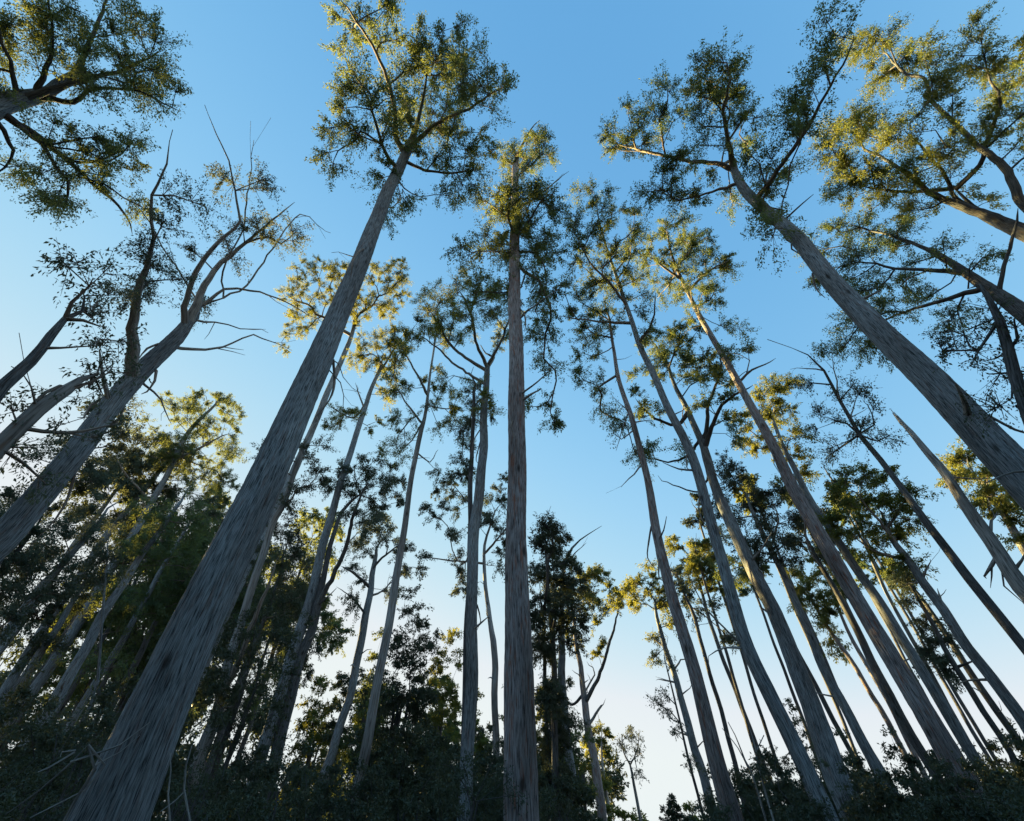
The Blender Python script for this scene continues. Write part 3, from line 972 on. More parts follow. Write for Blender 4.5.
T('gum_tree', 'dark short tree with paired side limbs next to the two-stemmed tree', 55,
  [(334, 745, 10), (343, 714, 9.5), (354, 678, 9), (365, 623, 8), (372, 575, 6), (376, 555, 4)],
  crown=[(378, 530, 16, 14), (360, 545, 12, 12), (398, 545, 14, 10), (355, 575, 14, 8, .7), (400, 570, 14, 9, .7), (352, 600, 10, 7, .6), (395, 595, 14, 8, .6), (425, 560, 14, 10, .6), (372, 515, 12, 10)],
  limbs=[[(370, 585, 3.5), (358, 577, 3), (346, 568, 2)], [(374, 570, 3.5), (386, 555, 2.5), (398, 546, 1.5)], [(368, 610, 3), (356, 602, 2), (342, 590, 1)]],
  dead=[[(369, 600, 2.5), (384, 590, 1.8), (392, 580, .8)]], leaf='grey', bark='grey', crown_from=.75, lsize=.33, Rm=1.15, twig_bark='dark')
T('gum_tree', 'pale twin stem leaning alongside the massive trunk with dusky purple-green crown', 30,
  [(180, 821, 17), (205, 747, 14), (220, 696, 11), (235, 641, 9), (253, 586, 8), (271, 527, 6.5), (283, 505, 6), (296, 470, 5), (304, 445, 4), (310, 432, 3)],
  crown=[(318, 450, 14, 12), (296, 455, 12, 14), (300, 490, 14, 16), (322, 475, 12, 12), (270, 450, 16, 14), (285, 520, 18, 18), (262, 560, 16, 18, .7), (300, 545, 20, 16)],
  limbs=[[(222, 696, 7), (237, 664, 6), (257, 612, 5), (266, 590, 3), (274, 570, 2)]], leaf='dark', bark='pale', crown_from=.6, lsize=.2, Rm=.95)
# ------- left-hand stand
LG = 'leaning trunks crowded in the shady stand beside the massive tree'
T('gum_tree', 'tallest stem of the crowded shady stand, broad crown with gold tips against open sky', 68,
  [(0, 733, 13), (55, 659, 12), (110, 571, 10), (137, 527, 8.5), (161, 486, 7), (190, 430, 5), (212, 408, 3)],
  wk=0.85, crown=[(205, 402, 28, 12), (232, 410, 12, 14), (185, 415, 20, 14), (215, 430, 26, 16), (225, 455, 18, 16), (180, 450, 26, 18), (200, 480, 24, 16), (160, 470, 22, 18, .7), (228, 480, 14, 10), (215, 505, 20, 14, .7), (190, 520, 20, 12, .6), (150, 430, 18, 14, .6), (165, 400, 12, 12, .6)],
  limbs=[[(175, 460, 4), (196, 450, 3), (222, 436, 1.6)], [(150, 505, 3.5), (130, 480, 2.5), (118, 462, 1.2)]], leaf='gum', crown_from=.6, lsize=.27, Rm=1.1)
LEFT = [
  ('second trunk of the shady stand, close against the tallest stem', 44, [(0, 700, 12), (37, 641, 11), (84, 568, 10), (110, 530, 8), (146, 489, 6), (172, 455, 4)], [(160, 452, 24, 16), (140, 470, 24, 16), (120, 490, 26, 16), (165, 490, 20, 14), (185, 460, 14, 12)], 'grey'),
  ('dark thin trunk under the pale limbs in the shady stand', 46, [(-10, 664, 8), (37, 600, 7.5), (73, 549, 7), (105, 505, 5), (128, 474, 3)], [(120, 460, 22, 16), (95, 480, 24, 18), (70, 500, 24, 14, .8), (130, 485, 16, 12), (100, 520, 22, 14, .8)], 'dark'),
  ('heavy mid trunk low in the shady stand, seen over the bare dead twigs', 30, [(15, 768, 17), (62, 689, 14), (95, 626, 11), (120, 590, 9), (147, 549, 7), (175, 508, 5)], [(180, 510, 22, 16), (160, 530, 22, 16), (200, 530, 18, 16), (150, 560, 22, 14, .8), (185, 560, 20, 14, .7)], 'gum'),
  ('narrow trunk between the heavy mid trunk and the massive tree', 36, [(40, 790, 10), (59, 747, 9), (95, 685, 8), (130, 625, 7), (165, 565, 5), (185, 530, 3.5)], [(205, 550, 20, 16), (180, 575, 20, 16), (160, 600, 22, 14, .8), (200, 590, 18, 14, .8)], 'gum'),
  ('spindly leaning pole crossing the shady stand', 26, [(92, 700, 3.5), (99, 663, 3.2), (104, 593, 2.6), (107, 560, 2)], [(110, 555, 12, 10, .7), (100, 575, 10, 8, .6)], 'dark'),
  ('slim stem at the inner edge of the shady stand, yellowish crown', 50, [(110, 760, 7), (140, 680, 6.5), (176, 590, 6), (205, 530, 4), (216, 505, 2.5)], [(215, 500, 16, 12), (205, 520, 16, 14), (190, 545, 18, 12, .8), (225, 530, 14, 12, .8)], 'gum'),
  ('furthest-leaning trunk by the frame edge in the shady stand', 34, [(-40, 690, 12), (0, 640, 11), (40, 590, 9), (70, 555, 7), (100, 520, 4)], [(85, 520, 24, 14), (55, 530, 24, 16), (25, 545, 24, 16), (60, 560, 24, 14), (20, 510, 20, 14, .7), (100, 540, 18, 14, .7)], 'grey'),
  ('shadowed trunk hidden low among understory leaves of the shady stand', 38, [(-40, 770, 12), (0, 715, 11), (30, 670, 10), (55, 630, 8), (80, 590, 5)], [(60, 600, 24, 16), (30, 610, 24, 16), (10, 590, 24, 16), (75, 575, 20, 14), (40, 640, 26, 14, .7)], 'dark'),
]
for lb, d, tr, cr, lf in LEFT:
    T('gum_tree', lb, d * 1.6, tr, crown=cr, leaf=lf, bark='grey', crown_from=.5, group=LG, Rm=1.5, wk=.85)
for lb, d, tr, cr in [
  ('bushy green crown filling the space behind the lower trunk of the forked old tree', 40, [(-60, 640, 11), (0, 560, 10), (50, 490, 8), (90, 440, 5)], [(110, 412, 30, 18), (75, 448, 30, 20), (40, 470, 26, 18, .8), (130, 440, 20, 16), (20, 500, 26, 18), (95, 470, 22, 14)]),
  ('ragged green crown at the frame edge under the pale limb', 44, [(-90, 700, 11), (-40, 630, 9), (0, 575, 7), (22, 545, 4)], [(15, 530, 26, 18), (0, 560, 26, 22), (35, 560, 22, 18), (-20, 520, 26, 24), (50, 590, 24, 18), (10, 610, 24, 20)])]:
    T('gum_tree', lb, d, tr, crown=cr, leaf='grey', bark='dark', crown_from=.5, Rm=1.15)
FAR = np.random.default_rng(31)
for k in range(30):
    x = FAR.uniform(-60, 240)
    y = 800 - 0.15 * x
    d = FAR.uniform(52, 95)
    f = FAR.uniform(0.26, 0.44) * (1 - 0.0008 * x)
    w = FAR.uniform(320, 520) / d
    ex, ey = x + (510 - x) * f * 0.75, y - (y + 72) * f * 0.75
    T('gum_tree', 'slim far tree in the dim leafy depth behind the shady stand', d,
      [(x, y, w), (x + (510 - x) * f * 0.4, y - (y + 72) * f * 0.4, w * .75), (ex, ey, w * .35)],
      crown=[(ex + FAR.normal(0, 12), ey + FAR.normal(0, 14) + j * 16, FAR.uniform(16, 26), FAR.uniform(12, 20)) for j in range(-1, 5)],
      leaf=('dark', 'gum', 'gum')[k % 3], bark='dark', crown_from=.45, group='slim far trees behind the shady stand', Rm=1.5, max_limb=4, nleaf=30)
# ------- gap in the middle, far trees
T('gum_tree', 'thin whitish stem showing between the two tall central trunks, dark tufts above', 45,
  [(496, 800, 8), (495, 659, 7), (489, 620, 5), (485, 575, 4), (485, 545, 3), (492, 520, 2)],
  crown=[(492, 505, 14, 12), (480, 520, 12, 10), (505, 530, 10, 14), (458, 505, 12, 14, .7), (450, 535, 14, 12, .7), (462, 560, 12, 12, .7), (460, 590, 18, 10, .8), (500, 560, 8, 14), (445, 480, 18, 14, .7), (500, 480, 10, 12, .7), (436, 512, 14, 14, .6)],
  limbs=[[(486, 560, 2.5), (470, 562, 2.2), (445, 560, 1.6), (430, 558, 1)], [(488, 550, 2.5), (500, 536, 2), (508, 525, 1)]], leaf='grey', bark='pale', crown_from=.6, lsize=.3, Rm=1.1)
T('blackwood_tree', 'dense near-black tree with bushy top close behind the red-brown trunk', 34,
  [(556, 821, 8), (555, 720, 7), (552, 640, 6), (548, 580, 4), (546, 545, 2.5)],
  crown=[(545, 535, 14, 18), (560, 550, 16, 18), (545, 575, 18, 20), (572, 580, 16, 22), (560, 615, 26, 24), (545, 650, 14, 20), (575, 640, 12, 16, .8), (550, 690, 12, 24), (560, 740, 18, 28), (550, 790, 24, 30), (540, 610, 12, 20)],
  leaf='dark', bark='dark', twig_bark='dark', dens=1.5, crown_from=.25, lsize=.24, Rm=.85, cat='tree', bf=.3)
T('blackwood_tree', 'second thin dark stem beside the near-black bushy tree', 36,
  [(548, 821, 5), (547, 740, 4.5), (545, 670, 4), (543, 620, 3)], crown=[(543, 640, 8, 14), (546, 690, 8, 16), (545, 760, 14, 20)], leaf='dark', bark='dark', twig_bark='dark', crown_from=.4, Rm=.8)
T('gum_tree', 'bluish straight trunk emerging from the near-black bushy tree, bare crooked tip above', 48,
  [(574, 821, 11), (570, 770, 10), (561, 659, 8), (562, 600, 5), (566, 560, 3.5), (572, 548, 2.4)], leader=[(580, 540, 1.8), (595, 530, .8)],
  crown=[(575, 560, 12, 12, .6), (560, 590, 10, 10, .6)], dead=[[(564, 575, 2), (575, 553, 1.4), (584, 545, .6)]], leaf='gum', crown_from=.7, Rm=1.0, lsize=.3)
T('gum_tree', 'dark forked tree at the edge of the white sky gap, long raised arm, cut stub', 60,
  [(602, 821, 10.5), (597, 780, 9.5), (591, 740, 8.5), (585, 703, 7.5), (580, 667, 5.5), (576, 641, 4), (574, 615, 3)],
  crown=[(585, 575, 14, 7), (602, 572, 14, 8), (612, 592, 14, 8), (590, 597, 18, 9), (575, 610, 14, 12, .7), (570, 640, 12, 12, .5), (600, 615, 12, 10, .6), (620, 600, 10, 8), (560, 600, 12, 10, .7), (600, 650, 10, 10, .3)],
  limbs=[[(587, 703, 5), (597, 680, 4.4), (605, 659, 3.6), (614, 630, 2.6), (618, 612, 1.6)], [(583, 690, 3.5), (572, 705, 3), (563, 697, 2), (556, 690, 1)]],
  dead=[[(589, 722, 3.4), (596, 714, 3), (602, 706, 2.4)], [(586, 700, 2), (582, 680, 1.4), (575, 672, .8)], [(590, 690, 2), (595, 672, 1.4), (589, 665, .8)]],
  leaf='olive', bark='brown', twig_bark='dark', crown_from=.7, Rm=1.0, lsize=.34)
T('gum_tree', 'leaning slim trunk with stubby broken side branches beyond the white sky gap', 52,
  [(708, 795, 10.5), (700, 762, 9.5), (684, 709, 7.5), (669, 660, 6), (660, 628, 4.5), (656, 610, 3)],
  crown=[(640, 585, 20, 9), (660, 595, 16, 10), (625, 590, 10, 10), (672, 600, 14, 12), (645, 602, 16, 8), (655, 570, 12, 6), (655, 650, 7, 14, .6), (676, 620, 8, 8, .7)],
  dead=[[(664, 643, 2.4), (656, 640, 2), (649, 636, .8)], [(675, 677, 2.2), (664, 680, 1.6), (658, 679, .8)], [(676, 672, 2), (681, 660, 1.6), (690, 659, .8)], [(680, 690, 1.8), (690, 688, 1), (694, 680, .6)]],
  leaf='olive', bark='grey', twig_bark='dark', crown_from=.72, Rm=1.0, lsize=.3)
T('sapling', 'wispy sapling with small leaves all along its stem, leaning beside the slim stubby trunk', 46,
  [(698, 795, 3.2), (690, 765, 2.8), (684, 741, 2.5), (676, 705, 2), (668, 672, 1.4)],
  crown=[(664, 690, 8, 10, .8), (660, 705, 8, 10, .8), (668, 715, 8, 8, .8), (676, 730, 10, 8, .7), (667, 660, 6, 10, .6), (690, 760, 10, 10, .7)], leaf='grey', bark='dark', twig_bark='dark', crown_from=.2, Rm=.75, lsize=.28, nleaf=9, cat='sapling')
T('gum_tree', 'small gold-lit tree low in the white sky gap', 85,
  [(612, 835, 5), (607, 800, 4), (603, 770, 3), (601, 745, 2)], crown=[(600, 735, 11, 8), (590, 745, 10, 8), (606, 750, 8, 8), (585, 770, 12, 10), (595, 790, 12, 10), (580, 795, 10, 10)], leaf='olive', bark='pale', Rm=1.3, crown_from=.3, lsize=.5)
T('sapling', 'pale young tree with a v-shaped forked crown alone in the white sky gap', 70,
  [(642, 835, 4), (637, 800, 3.2), (632, 772, 2.6), (630, 765, 2)],
  limbs=[[(630, 766, 1.8), (623, 750, 1.4), (622, 738, .8)], [(631, 766, 1.8), (637, 750, 1.4), (639, 736, .8)]],
  crown=[(622, 737, 7, 7, .8), (636, 735, 7, 7, .8), (625, 750, 4, 7, .7), (638, 752, 4, 8, .7), (629, 731, 6, 4, .8), (640, 775, 4, 6, .5)], leaf='grey', bark='pale', twig_bark='pale', Rm=.85, crown_from=.9, lsize=.38, nleaf=8, cat='sapling')
# ------- right-hand stand
T('gum_tree', 'cleanest straight pole left of the crossing pair, high narrow crown with a gold skirt', 24,
  [(733, 825, 22), (719, 776, 18), (700, 703, 15), (684, 633, 12.5), (668, 576, 11), (659, 540, 10), (646, 477, 7.5), (633, 423, 6), (618, 375, 4.5), (613, 346, 3.4), (609, 318, 2.4)],
  crown=[(590, 345, 20, 22, .8), (580, 380, 14, 12, .7), (605, 415, 14, 10), (622, 425, 10, 8), (600, 390, 14, 12, .6), (640, 455, 16, 10, .6), (580, 310, 16, 20, .8), (605, 320, 16, 18, .6)],
  dead=[[(640, 462, 2), (630, 478, 1.4), (622, 486, .7)], [(632, 430, 1.8), (622, 440, 1.2), (615, 434, .7)], [(629, 410, 1.8), (622, 430, 1.2), (618, 446, .7)]],
  leaf='gum', bark='brown', crown_from=.72, lsize=.22, Rm=.95, flare=1.3)
T('gum_tree', 'front trunk of the crossing pair, its tall crown with orange-lit boughs near mid sky', 22,
  [(828, 825, 21), (795, 747, 17.5), (769, 689, 15.5), (745, 632, 14), (721, 556, 12), (699, 481, 10.5), (680, 434, 9), (662, 393, 7.5), (648, 361, 6.5), (635, 331, 5.5), (626, 306, 4.5), (615, 273, 3.4)],
  crown=[(592, 195, 20, 14), (582, 225, 20, 18), (612, 215, 22, 16), (600, 250, 28, 20), (575, 255, 14, 20), (630, 245, 20, 20), (590, 285, 26, 18), (625, 280, 20, 18), (570, 300, 10, 20, .7), (640, 300, 16, 18, .7), (640, 220, 14, 14, .8), (600, 315, 20, 14, .7), (648, 330, 14, 14, .6)],
  leader=[(606, 245, 2.5), (598, 215, 1.4)], limbs=[[(632, 325, 4), (605, 322, 3), (572, 318, 1.6)], [(626, 306, 3.5), (612, 285, 3), (590, 262, 2), (578, 240, 1.2)], [(640, 345, 3.4), (652, 322, 2.6), (655, 300, 1.4)]],
  dead=[[(748, 655, 3), (725, 648, 2), (716, 650, 1.5), (708, 658, .7)], [(738, 655, 2.4), (716, 620, 2), (700, 600, 1.4), (688, 575, .8)]],
  leaf='gum', bark='grey', twig_bark='limb', crown_from=.72, lsize=.22, Rm=1.0, flare=1.3)
T('gum_tree', 'stout dark trunk of the crossing pair with low wide crooked boughs', 32,
  [(850, 800, 30), (843, 784, 28), (806, 692, 23), (777, 623, 19), (740, 542, 14.5), (717, 488, 12), (706, 459, 11), (701, 441, 9), (688, 412, 7), (677, 390, 5), (668, 365, 3.5)],
  crown=[(660, 345, 22, 14), (685, 335, 20, 16), (650, 375, 20, 14, .8), (700, 370, 20, 16), (715, 355, 16, 14), (680, 360, 24, 12), (645, 410, 16, 14, .8), (725, 375, 14, 12), (705, 400, 14, 10, .6), (728, 410, 12, 18, .8), (655, 445, 20, 9, .7), (640, 400, 14, 12, .6), (690, 450, 8, 10, .5),
         (735, 430, 12, 14, .6)],
  limbs=[[(707, 448, 6), (712, 428, 5), (722, 405, 4), (735, 395, 3), (748, 388, 1.6)], [(700, 440, 5), (708, 405, 4), (718, 380, 3), (722, 355, 1.5)], [(688, 412, 5), (676, 425, 4), (655, 418, 3), (640, 405, 1.6)], [(698, 440, 4), (690, 455, 3.4), (668, 462, 2.2), (650, 458, 1.2)], [(712, 470, 3), (700, 492, 2.4), (680, 487, 1.6), (662, 480, .9)]],
  leaf='gum', bark='grey', twig_bark='dark', wk=.85, crown_from=.8, lsize=.26, Rm=1.0, flare=1.4, rough=.07)
T('gum_tree', 'long grey trunk sweeping from the corner bushes to an orange-tinged top', 28,
  [(992, 826, 33), (945, 747, 27), (901, 677, 23), (861, 608, 20), (821, 538, 17), (797, 493, 15), (775, 448, 12), (746, 397, 9), (721, 353, 7.5), (702, 320, 6.5), (693, 302, 5), (680, 276, 4)],
  wk=0.85, crown=[(665, 235, 18, 14), (685, 230, 18, 16), (700, 245, 16, 16), (655, 260, 18, 16), (680, 262, 24, 16), (712, 262, 20, 14), (728, 268, 10, 10, .8), (698, 285, 20, 14), (665, 290, 20, 14), (715, 300, 16, 14, .8), (735, 325, 14, 12, .6), (690, 310, 14, 12, .5), (735, 350, 14, 14, .5)],
  leader=[(672, 255, 2.6), (668, 238, 1.4)], limbs=[[(688, 292, 3.4), (708, 272, 2.6), (726, 262, 1.4)], [(682, 280, 3.4), (665, 268, 2.6), (652, 258, 1.4)], [(736, 385, 3), (752, 370, 2.4), (770, 362, 1.2)]],
  leaf='gum', bark='brown', twig_bark='limb', crown_from=.76, lsize=.24, Rm=1.0, flare=1.3)
T('gum_tree', 'bright gold crown half hidden behind the long sweeping trunk', 40,
  [(982, 770, 12), (974, 758, 12), (934, 689, 11), (894, 626, 10), (850, 560, 8.5), (815, 505, 7), (795, 470, 6), (782, 445, 4.5), (772, 420, 3)],
  crown=[(770, 390, 20, 14), (790, 382, 12, 10), (760, 410, 18, 14), (745, 420, 12, 12, .8), (780, 410, 18, 16), (795, 440, 16, 16, .8), (800, 465, 14, 14, .8), (765, 440, 16, 12), (750, 445, 12, 8), (785, 480, 14, 12, .7)],
  leaf='olive', crown_from=.75, lsize=.28, Rm=1.0)
T('gum_tree', 'deep green crown in the shade below the crooked boughs, slim straight stem', 38,
  [(892, 800, 13), (850, 718, 10.5), (813, 641, 8.5), (788, 586, 7), (762, 531, 5), (750, 505, 3)],
  crown=[(740, 480, 20, 14), (725, 470, 14, 12), (755, 500, 18, 16), (735, 510, 20, 14), (770, 520, 18, 14), (745, 540, 20, 14), (780, 545, 16, 14), (775, 490, 16, 12), (760, 560, 16, 12), (720, 495, 10, 10), (795, 520, 12, 14)],
  limbs=[[(770, 545, 3), (778, 520, 2), (772, 500, 1)]], leaf='dark', crown_from=.7, lsize=.27, Rm=1.05)
T('gum_tree', 'low gold tree glowing between the straight pole and the crossing pair', 65,
  [(770, 780, 5), (735, 690, 4.5), (713, 630, 4), (702, 595, 3), (697, 575, 2)],
  crown=[(695, 545, 14, 10), (708, 555, 14, 12), (690, 565, 12, 10), (700, 580, 14, 8), (670, 545, 10, 14, .7), (715, 580, 12, 12, .8), (730, 590, 12, 8, .7), (718, 535, 10, 8)], leaf='olive', bark='dark', crown_from=.75, Rm=1.15, lsize=.38)
T('gum_tree', 'thin stem just beyond the straight pole, grey-green tufts over it', 50,
  [(742, 790, 6), (735, 763, 5), (713, 684, 4.5), (695, 620, 4), (682, 590, 2.6)], crown=[(680, 575, 10, 10, .7), (690, 590, 10, 8, .7), (710, 610, 12, 6, .5), (722, 640, 12, 8, .5)], leaf='grey', bark='dark', crown_from=.8, Rm=1.0, lsize=.32)
T('gum_tree', 'faint thin stem beside the stout dark trunk, curving at its foot', 45,
  [(872, 800, 5.5), (852, 755, 5), (826, 705, 5), (806, 667, 4.5), (780, 620, 4), (760, 582, 3), (748, 560, 2)], crown=[(735, 560, 12, 10, .6), (748, 575, 12, 8, .6), (728, 575, 10, 10, .6)], leaf='gum', bark='dark', crown_from=.85, Rm=1.05, lsize=.3)
T('gum_tree', 'low yellow crown framed between the slim straight stem and the long sweeping trunk', 58,
  [(905, 755, 5.5), (880, 708, 5), (850, 659, 4.5), (826, 625, 3.6), (813, 602, 2.6)],
  crown=[(805, 588, 14, 9), (820, 600, 14, 12), (800, 605, 10, 10), (830, 618, 12, 12), (838, 645, 6, 12, .6), (812, 575, 12, 8), (795, 575, 10, 8)], leaf='olive', bark='brown', crown_from=.8, Rm=1.1, lsize=.36)
T('gum_tree', 'second stem under the low yellow crown, almost touching the first', 57,
  [(918, 760, 5.5), (895, 715, 5), (868, 668, 4.5), (848, 630, 3.5), (835, 600, 2.4)], crown=[(832, 585, 12, 12, .8), (845, 600, 8, 12, .7), (820, 560, 14, 10)], leaf='olive', bark='brown', crown_from=.85, Rm=1.1, lsize=.36)
T('gum_tree', 'straight dim trunk hugging the shaded side of the long sweeping trunk low down', 44,
  [(925, 760, 10), (900, 715, 9.5), (879, 674, 8.5), (855, 627, 7.5), (835, 590, 6), (815, 555, 4), (805, 535, 2.6)], crown=[(800, 535, 14, 12), (815, 520, 14, 12), (790, 550, 12, 12), (825, 545, 12, 14)], leaf='dark', bark='dark', crown_from=.8, Rm=1.05, lsize=.3)
T('gum_tree', 'stout trunk with torn stubs holding up a gold flat-topped crown beyond the snag', 40,
  [(1045, 760, 14), (1024, 725, 13), (982, 667, 11.5), (938, 601, 9.5), (912, 567, 8), (893, 540, 5.5), (885, 522, 3.5)],
  crown=[(848, 478, 16, 9), (868, 478, 16, 11), (890, 488, 16, 10), (840, 498, 14, 10), (862, 500, 22, 12), (895, 508, 14, 12), (910, 500, 10, 10, .8), (860, 525, 22, 12), (890, 530, 18, 12), (840, 530, 14, 12, .8), (912, 525, 10, 10, .6), (880, 475, 14, 7), (835, 515, 10, 8), (870, 550, 20, 10, .8), (905, 560, 12, 9, .6)],
  limbs=[[(895, 545, 3.6), (880, 522, 3), (866, 505, 2), (855, 492, 1)], [(890, 532, 3.4), (898, 512, 2.4), (905, 500, 1.2)], [(905, 560, 3.6), (880, 553, 3), (858, 540, 1.4)]],
  dead=[[(922, 580, 3), (926, 570, 2.4), (930, 562, 1)], [(942, 607, 3), (941, 597, 2.4), (938, 591, 1)]], leaf='olive', bark='grey', crown_from=.72, lsize=.28, Rm=1.0)
T('gum_tree', 'thin smooth stem rising through the flat-topped gold crown', 44,
  [(940, 690, 4.5), (912, 640, 4), (887, 593, 3.4), (868, 550, 3), (860, 522, 2.4), (858, 505, 1.6)], crown=[(852, 500, 10, 8, .8), (865, 510, 8, 8, .6), (845, 545, 14, 10, .6)], leaf='olive', bark='pale', crown_from=.85, Rm=.95, lsize=.3)
T('gum_tree', 'slim dark stem beyond the sweeping trunk, ragged hanging leaf cluster halfway', 42,
  [(1018, 770, 7), (1011, 755, 6.5), (970, 690, 6), (945, 648, 5), (925, 610, 4), (910, 585, 3)], crown=[(938, 640, 12, 10, .9), (930, 660, 12, 9, .8), (945, 665, 10, 8, .6), (905, 590, 10, 10, .7), (925, 620, 8, 10, .7), (895, 580, 10, 8, .6)],
  limbs=[[(962, 675, 3), (972, 662, 2), (980, 665, 1)]], leaf='grey', bark='dark', twig_bark='dark', crown_from=.6, Rm=.95, lsize=.28)
T('gum_tree', 'dark straight stem between the slim ragged one and the stout stubbed trunk', 46,
  [(1040, 775, 8), (1022, 747, 7.5), (974, 678, 7), (945, 633, 5.5), (925, 603, 4), (900, 570, 2.6)], crown=[(890, 560, 12, 9, .8), (905, 575, 10, 8, .7), (880, 575, 12, 10, .7)], leaf='gum', bark='dark', crown_from=.85, Rm=1.05, lsize=.3)
T('gum_tree', 'thin bare-limbed tree with sparse crown, below the thick crossing trunk', 26,
  [(1062, 693, 12), (1024, 648, 10.5), (967, 579, 9.5), (943, 545, 8.5), (913, 503, 7), (881, 459, 5.5), (859, 434, 4.5), (840, 401, 3.4), (824, 371, 2.4)], leader=[(808, 355, 1.4), (792, 348, .7)],
  crown=[(872, 418, 16, 18, .6), (850, 425, 14, 14, .6), (835, 440, 20, 14, .7), (830, 400, 18, 16, .5), (820, 420, 18, 14, .6), (885, 440, 10, 10, .6), (845, 385, 14, 14, .5), (830, 460, 12, 10, .7), (862, 395, 8, 10, .5), (800, 385, 10, 8, .4)],
  limbs=[[(862, 436, 2.4), (848, 425, 1.8), (828, 418, 1)], [(870, 446, 2.4), (874, 425, 1.8), (868, 405, 1)]], dead=[[(840, 400, 2), (836, 380, 1.6), (833, 360, .8)], [(826, 374, 1.8), (808, 368, 1.3), (796, 368, .6)], [(850, 418, 1.8), (856, 402, 1.2), (858, 388, .6)]],
  leaf='grey', bark='dark', twig_bark='dark', crown_from=.68, lsize=.18, Rm=.8, nleaf=20)
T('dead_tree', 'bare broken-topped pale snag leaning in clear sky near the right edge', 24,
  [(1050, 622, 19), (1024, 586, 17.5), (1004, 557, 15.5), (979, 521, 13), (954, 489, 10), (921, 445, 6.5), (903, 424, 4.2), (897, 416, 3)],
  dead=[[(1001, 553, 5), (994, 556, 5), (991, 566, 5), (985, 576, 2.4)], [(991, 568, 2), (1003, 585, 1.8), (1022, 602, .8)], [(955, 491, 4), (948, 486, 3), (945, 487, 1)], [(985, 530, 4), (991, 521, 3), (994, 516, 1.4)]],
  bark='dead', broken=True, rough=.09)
T('gum_tree', 'round gold-topped crown hanging behind the snag and the thick crossing trunk', 48,
  [(1055, 600, 9), (1036, 566, 8.5), (1016, 532, 7.5), (994, 500, 5.5), (984, 484, 3.4)],
  crown=[(958, 458, 14, 11), (975, 455, 14, 10), (968, 475, 18, 11), (990, 475, 14, 12), (985, 495, 18, 10), (1000, 508, 14, 10), (1008, 490, 10, 10), (955, 480, 9, 8), (1015, 515, 10, 9, .8), (975, 505, 8, 8, .6), (1018, 540, 8, 6, .6)],
  leaf='olive', bark='pale', crown_from=.7, lsize=.3, Rm=1.0)
# ------- right edge, overhead
T('gum_tree', 'leafy crown with two heavy boughs reaching in high from the right edge', 36,
  [(1170, 318, 40), (1100, 277, 32), (1045, 243, 24), (1010, 226, 17), (985, 214, 12)],
  crown=[(850, 50, 18, 14), (878, 38, 18, 14), (905, 62, 22, 18), (880, 80, 20, 18, .8), (935, 95, 24, 20), (925, 55, 16, 16, .7), (985, 60, 16, 20), (975, 30, 10, 20), (1000, 85, 16, 22), (960, 70, 14, 16, .7), (990, 125, 18, 24), (960, 135, 20, 18, .7),
         (850, 125, 22, 16), (830, 145, 18, 16), (870, 120, 20, 16), (895, 140, 24, 18), (850, 165, 26, 16), (880, 180, 26, 16), (840, 185, 16, 14), (915, 170, 20, 16), (940, 160, 16, 18), (910, 205, 26, 14, .8), (870, 205, 22, 12, .8), (1020, 95, 10, 24, .7), (985, 190, 18, 14, .6), (1050, 120, 30, 50, .6)],
  limbs=[[(1012, 226, 11), (965, 208, 9), (941, 198, 7), (913, 177, 5), (884, 158, 3.4), (858, 138, 1.8)], [(1040, 238, 12), (1020, 200, 10), (1005, 167, 8), (982, 150, 6.5), (958, 126, 5), (930, 99, 4), (903, 72, 2.8), (885, 52, 1.4)],
         [(941, 198, 5), (905, 192, 3.6), (870, 188, 2)], [(990, 155, 5), (996, 120, 3.6), (990, 80, 2.4), (982, 45, 1.2)], [(975, 212, 5), (945, 175, 4), (925, 150, 2.6), (908, 135, 1.4)]],
  leaf='olive', bark='dark', twig_bark='dark', crown_from=.85, lsize=.24, Rm=1.15, flare=1.4, dens=1.7, wk=.8)
T('gum_tree', 'orange-lit bough and fan of fine twigs under the two heavy boughs', 30,
  [(1160, 404, 34), (1090, 357, 28), (1024, 313, 21), (998, 296, 16), (965, 273, 11), (943, 258, 7)],
  crown=[(840, 225, 22, 12), (815, 250, 12, 16), (850, 255, 22, 14), (880, 240, 20, 14), (905, 235, 16, 12), (830, 280, 18, 14), (860, 285, 22, 14), (900, 275, 22, 14), (880, 305, 24, 14), (920, 305, 20, 16, .8), (850, 320, 20, 14, .8), (950, 320, 18, 16, .7), (860, 345, 24, 14, .7), (980, 255, 18, 16, .6), (935, 250, 18, 14, .6), (830, 350, 14, 12, .5), (890, 355, 20, 10, .5)],
  limbs=[[(950, 262, 6), (920, 246, 4), (890, 235, 3), (860, 228, 1.6)], [(965, 273, 6), (930, 270, 4.4), (895, 268, 3), (860, 262, 1.6)], [(985, 288, 6), (945, 300, 4.6), (905, 312, 3), (870, 325, 1.6)], [(998, 296, 5), (1003, 275, 4.6), (1012, 240, 3.6), (1018, 215, 2)]],
  leaf='gum', bark='dark', twig_bark='dark', crown_from=.85, lsize=.2, Rm=1.05, flare=1.4, dens=1.7, wk=.8)
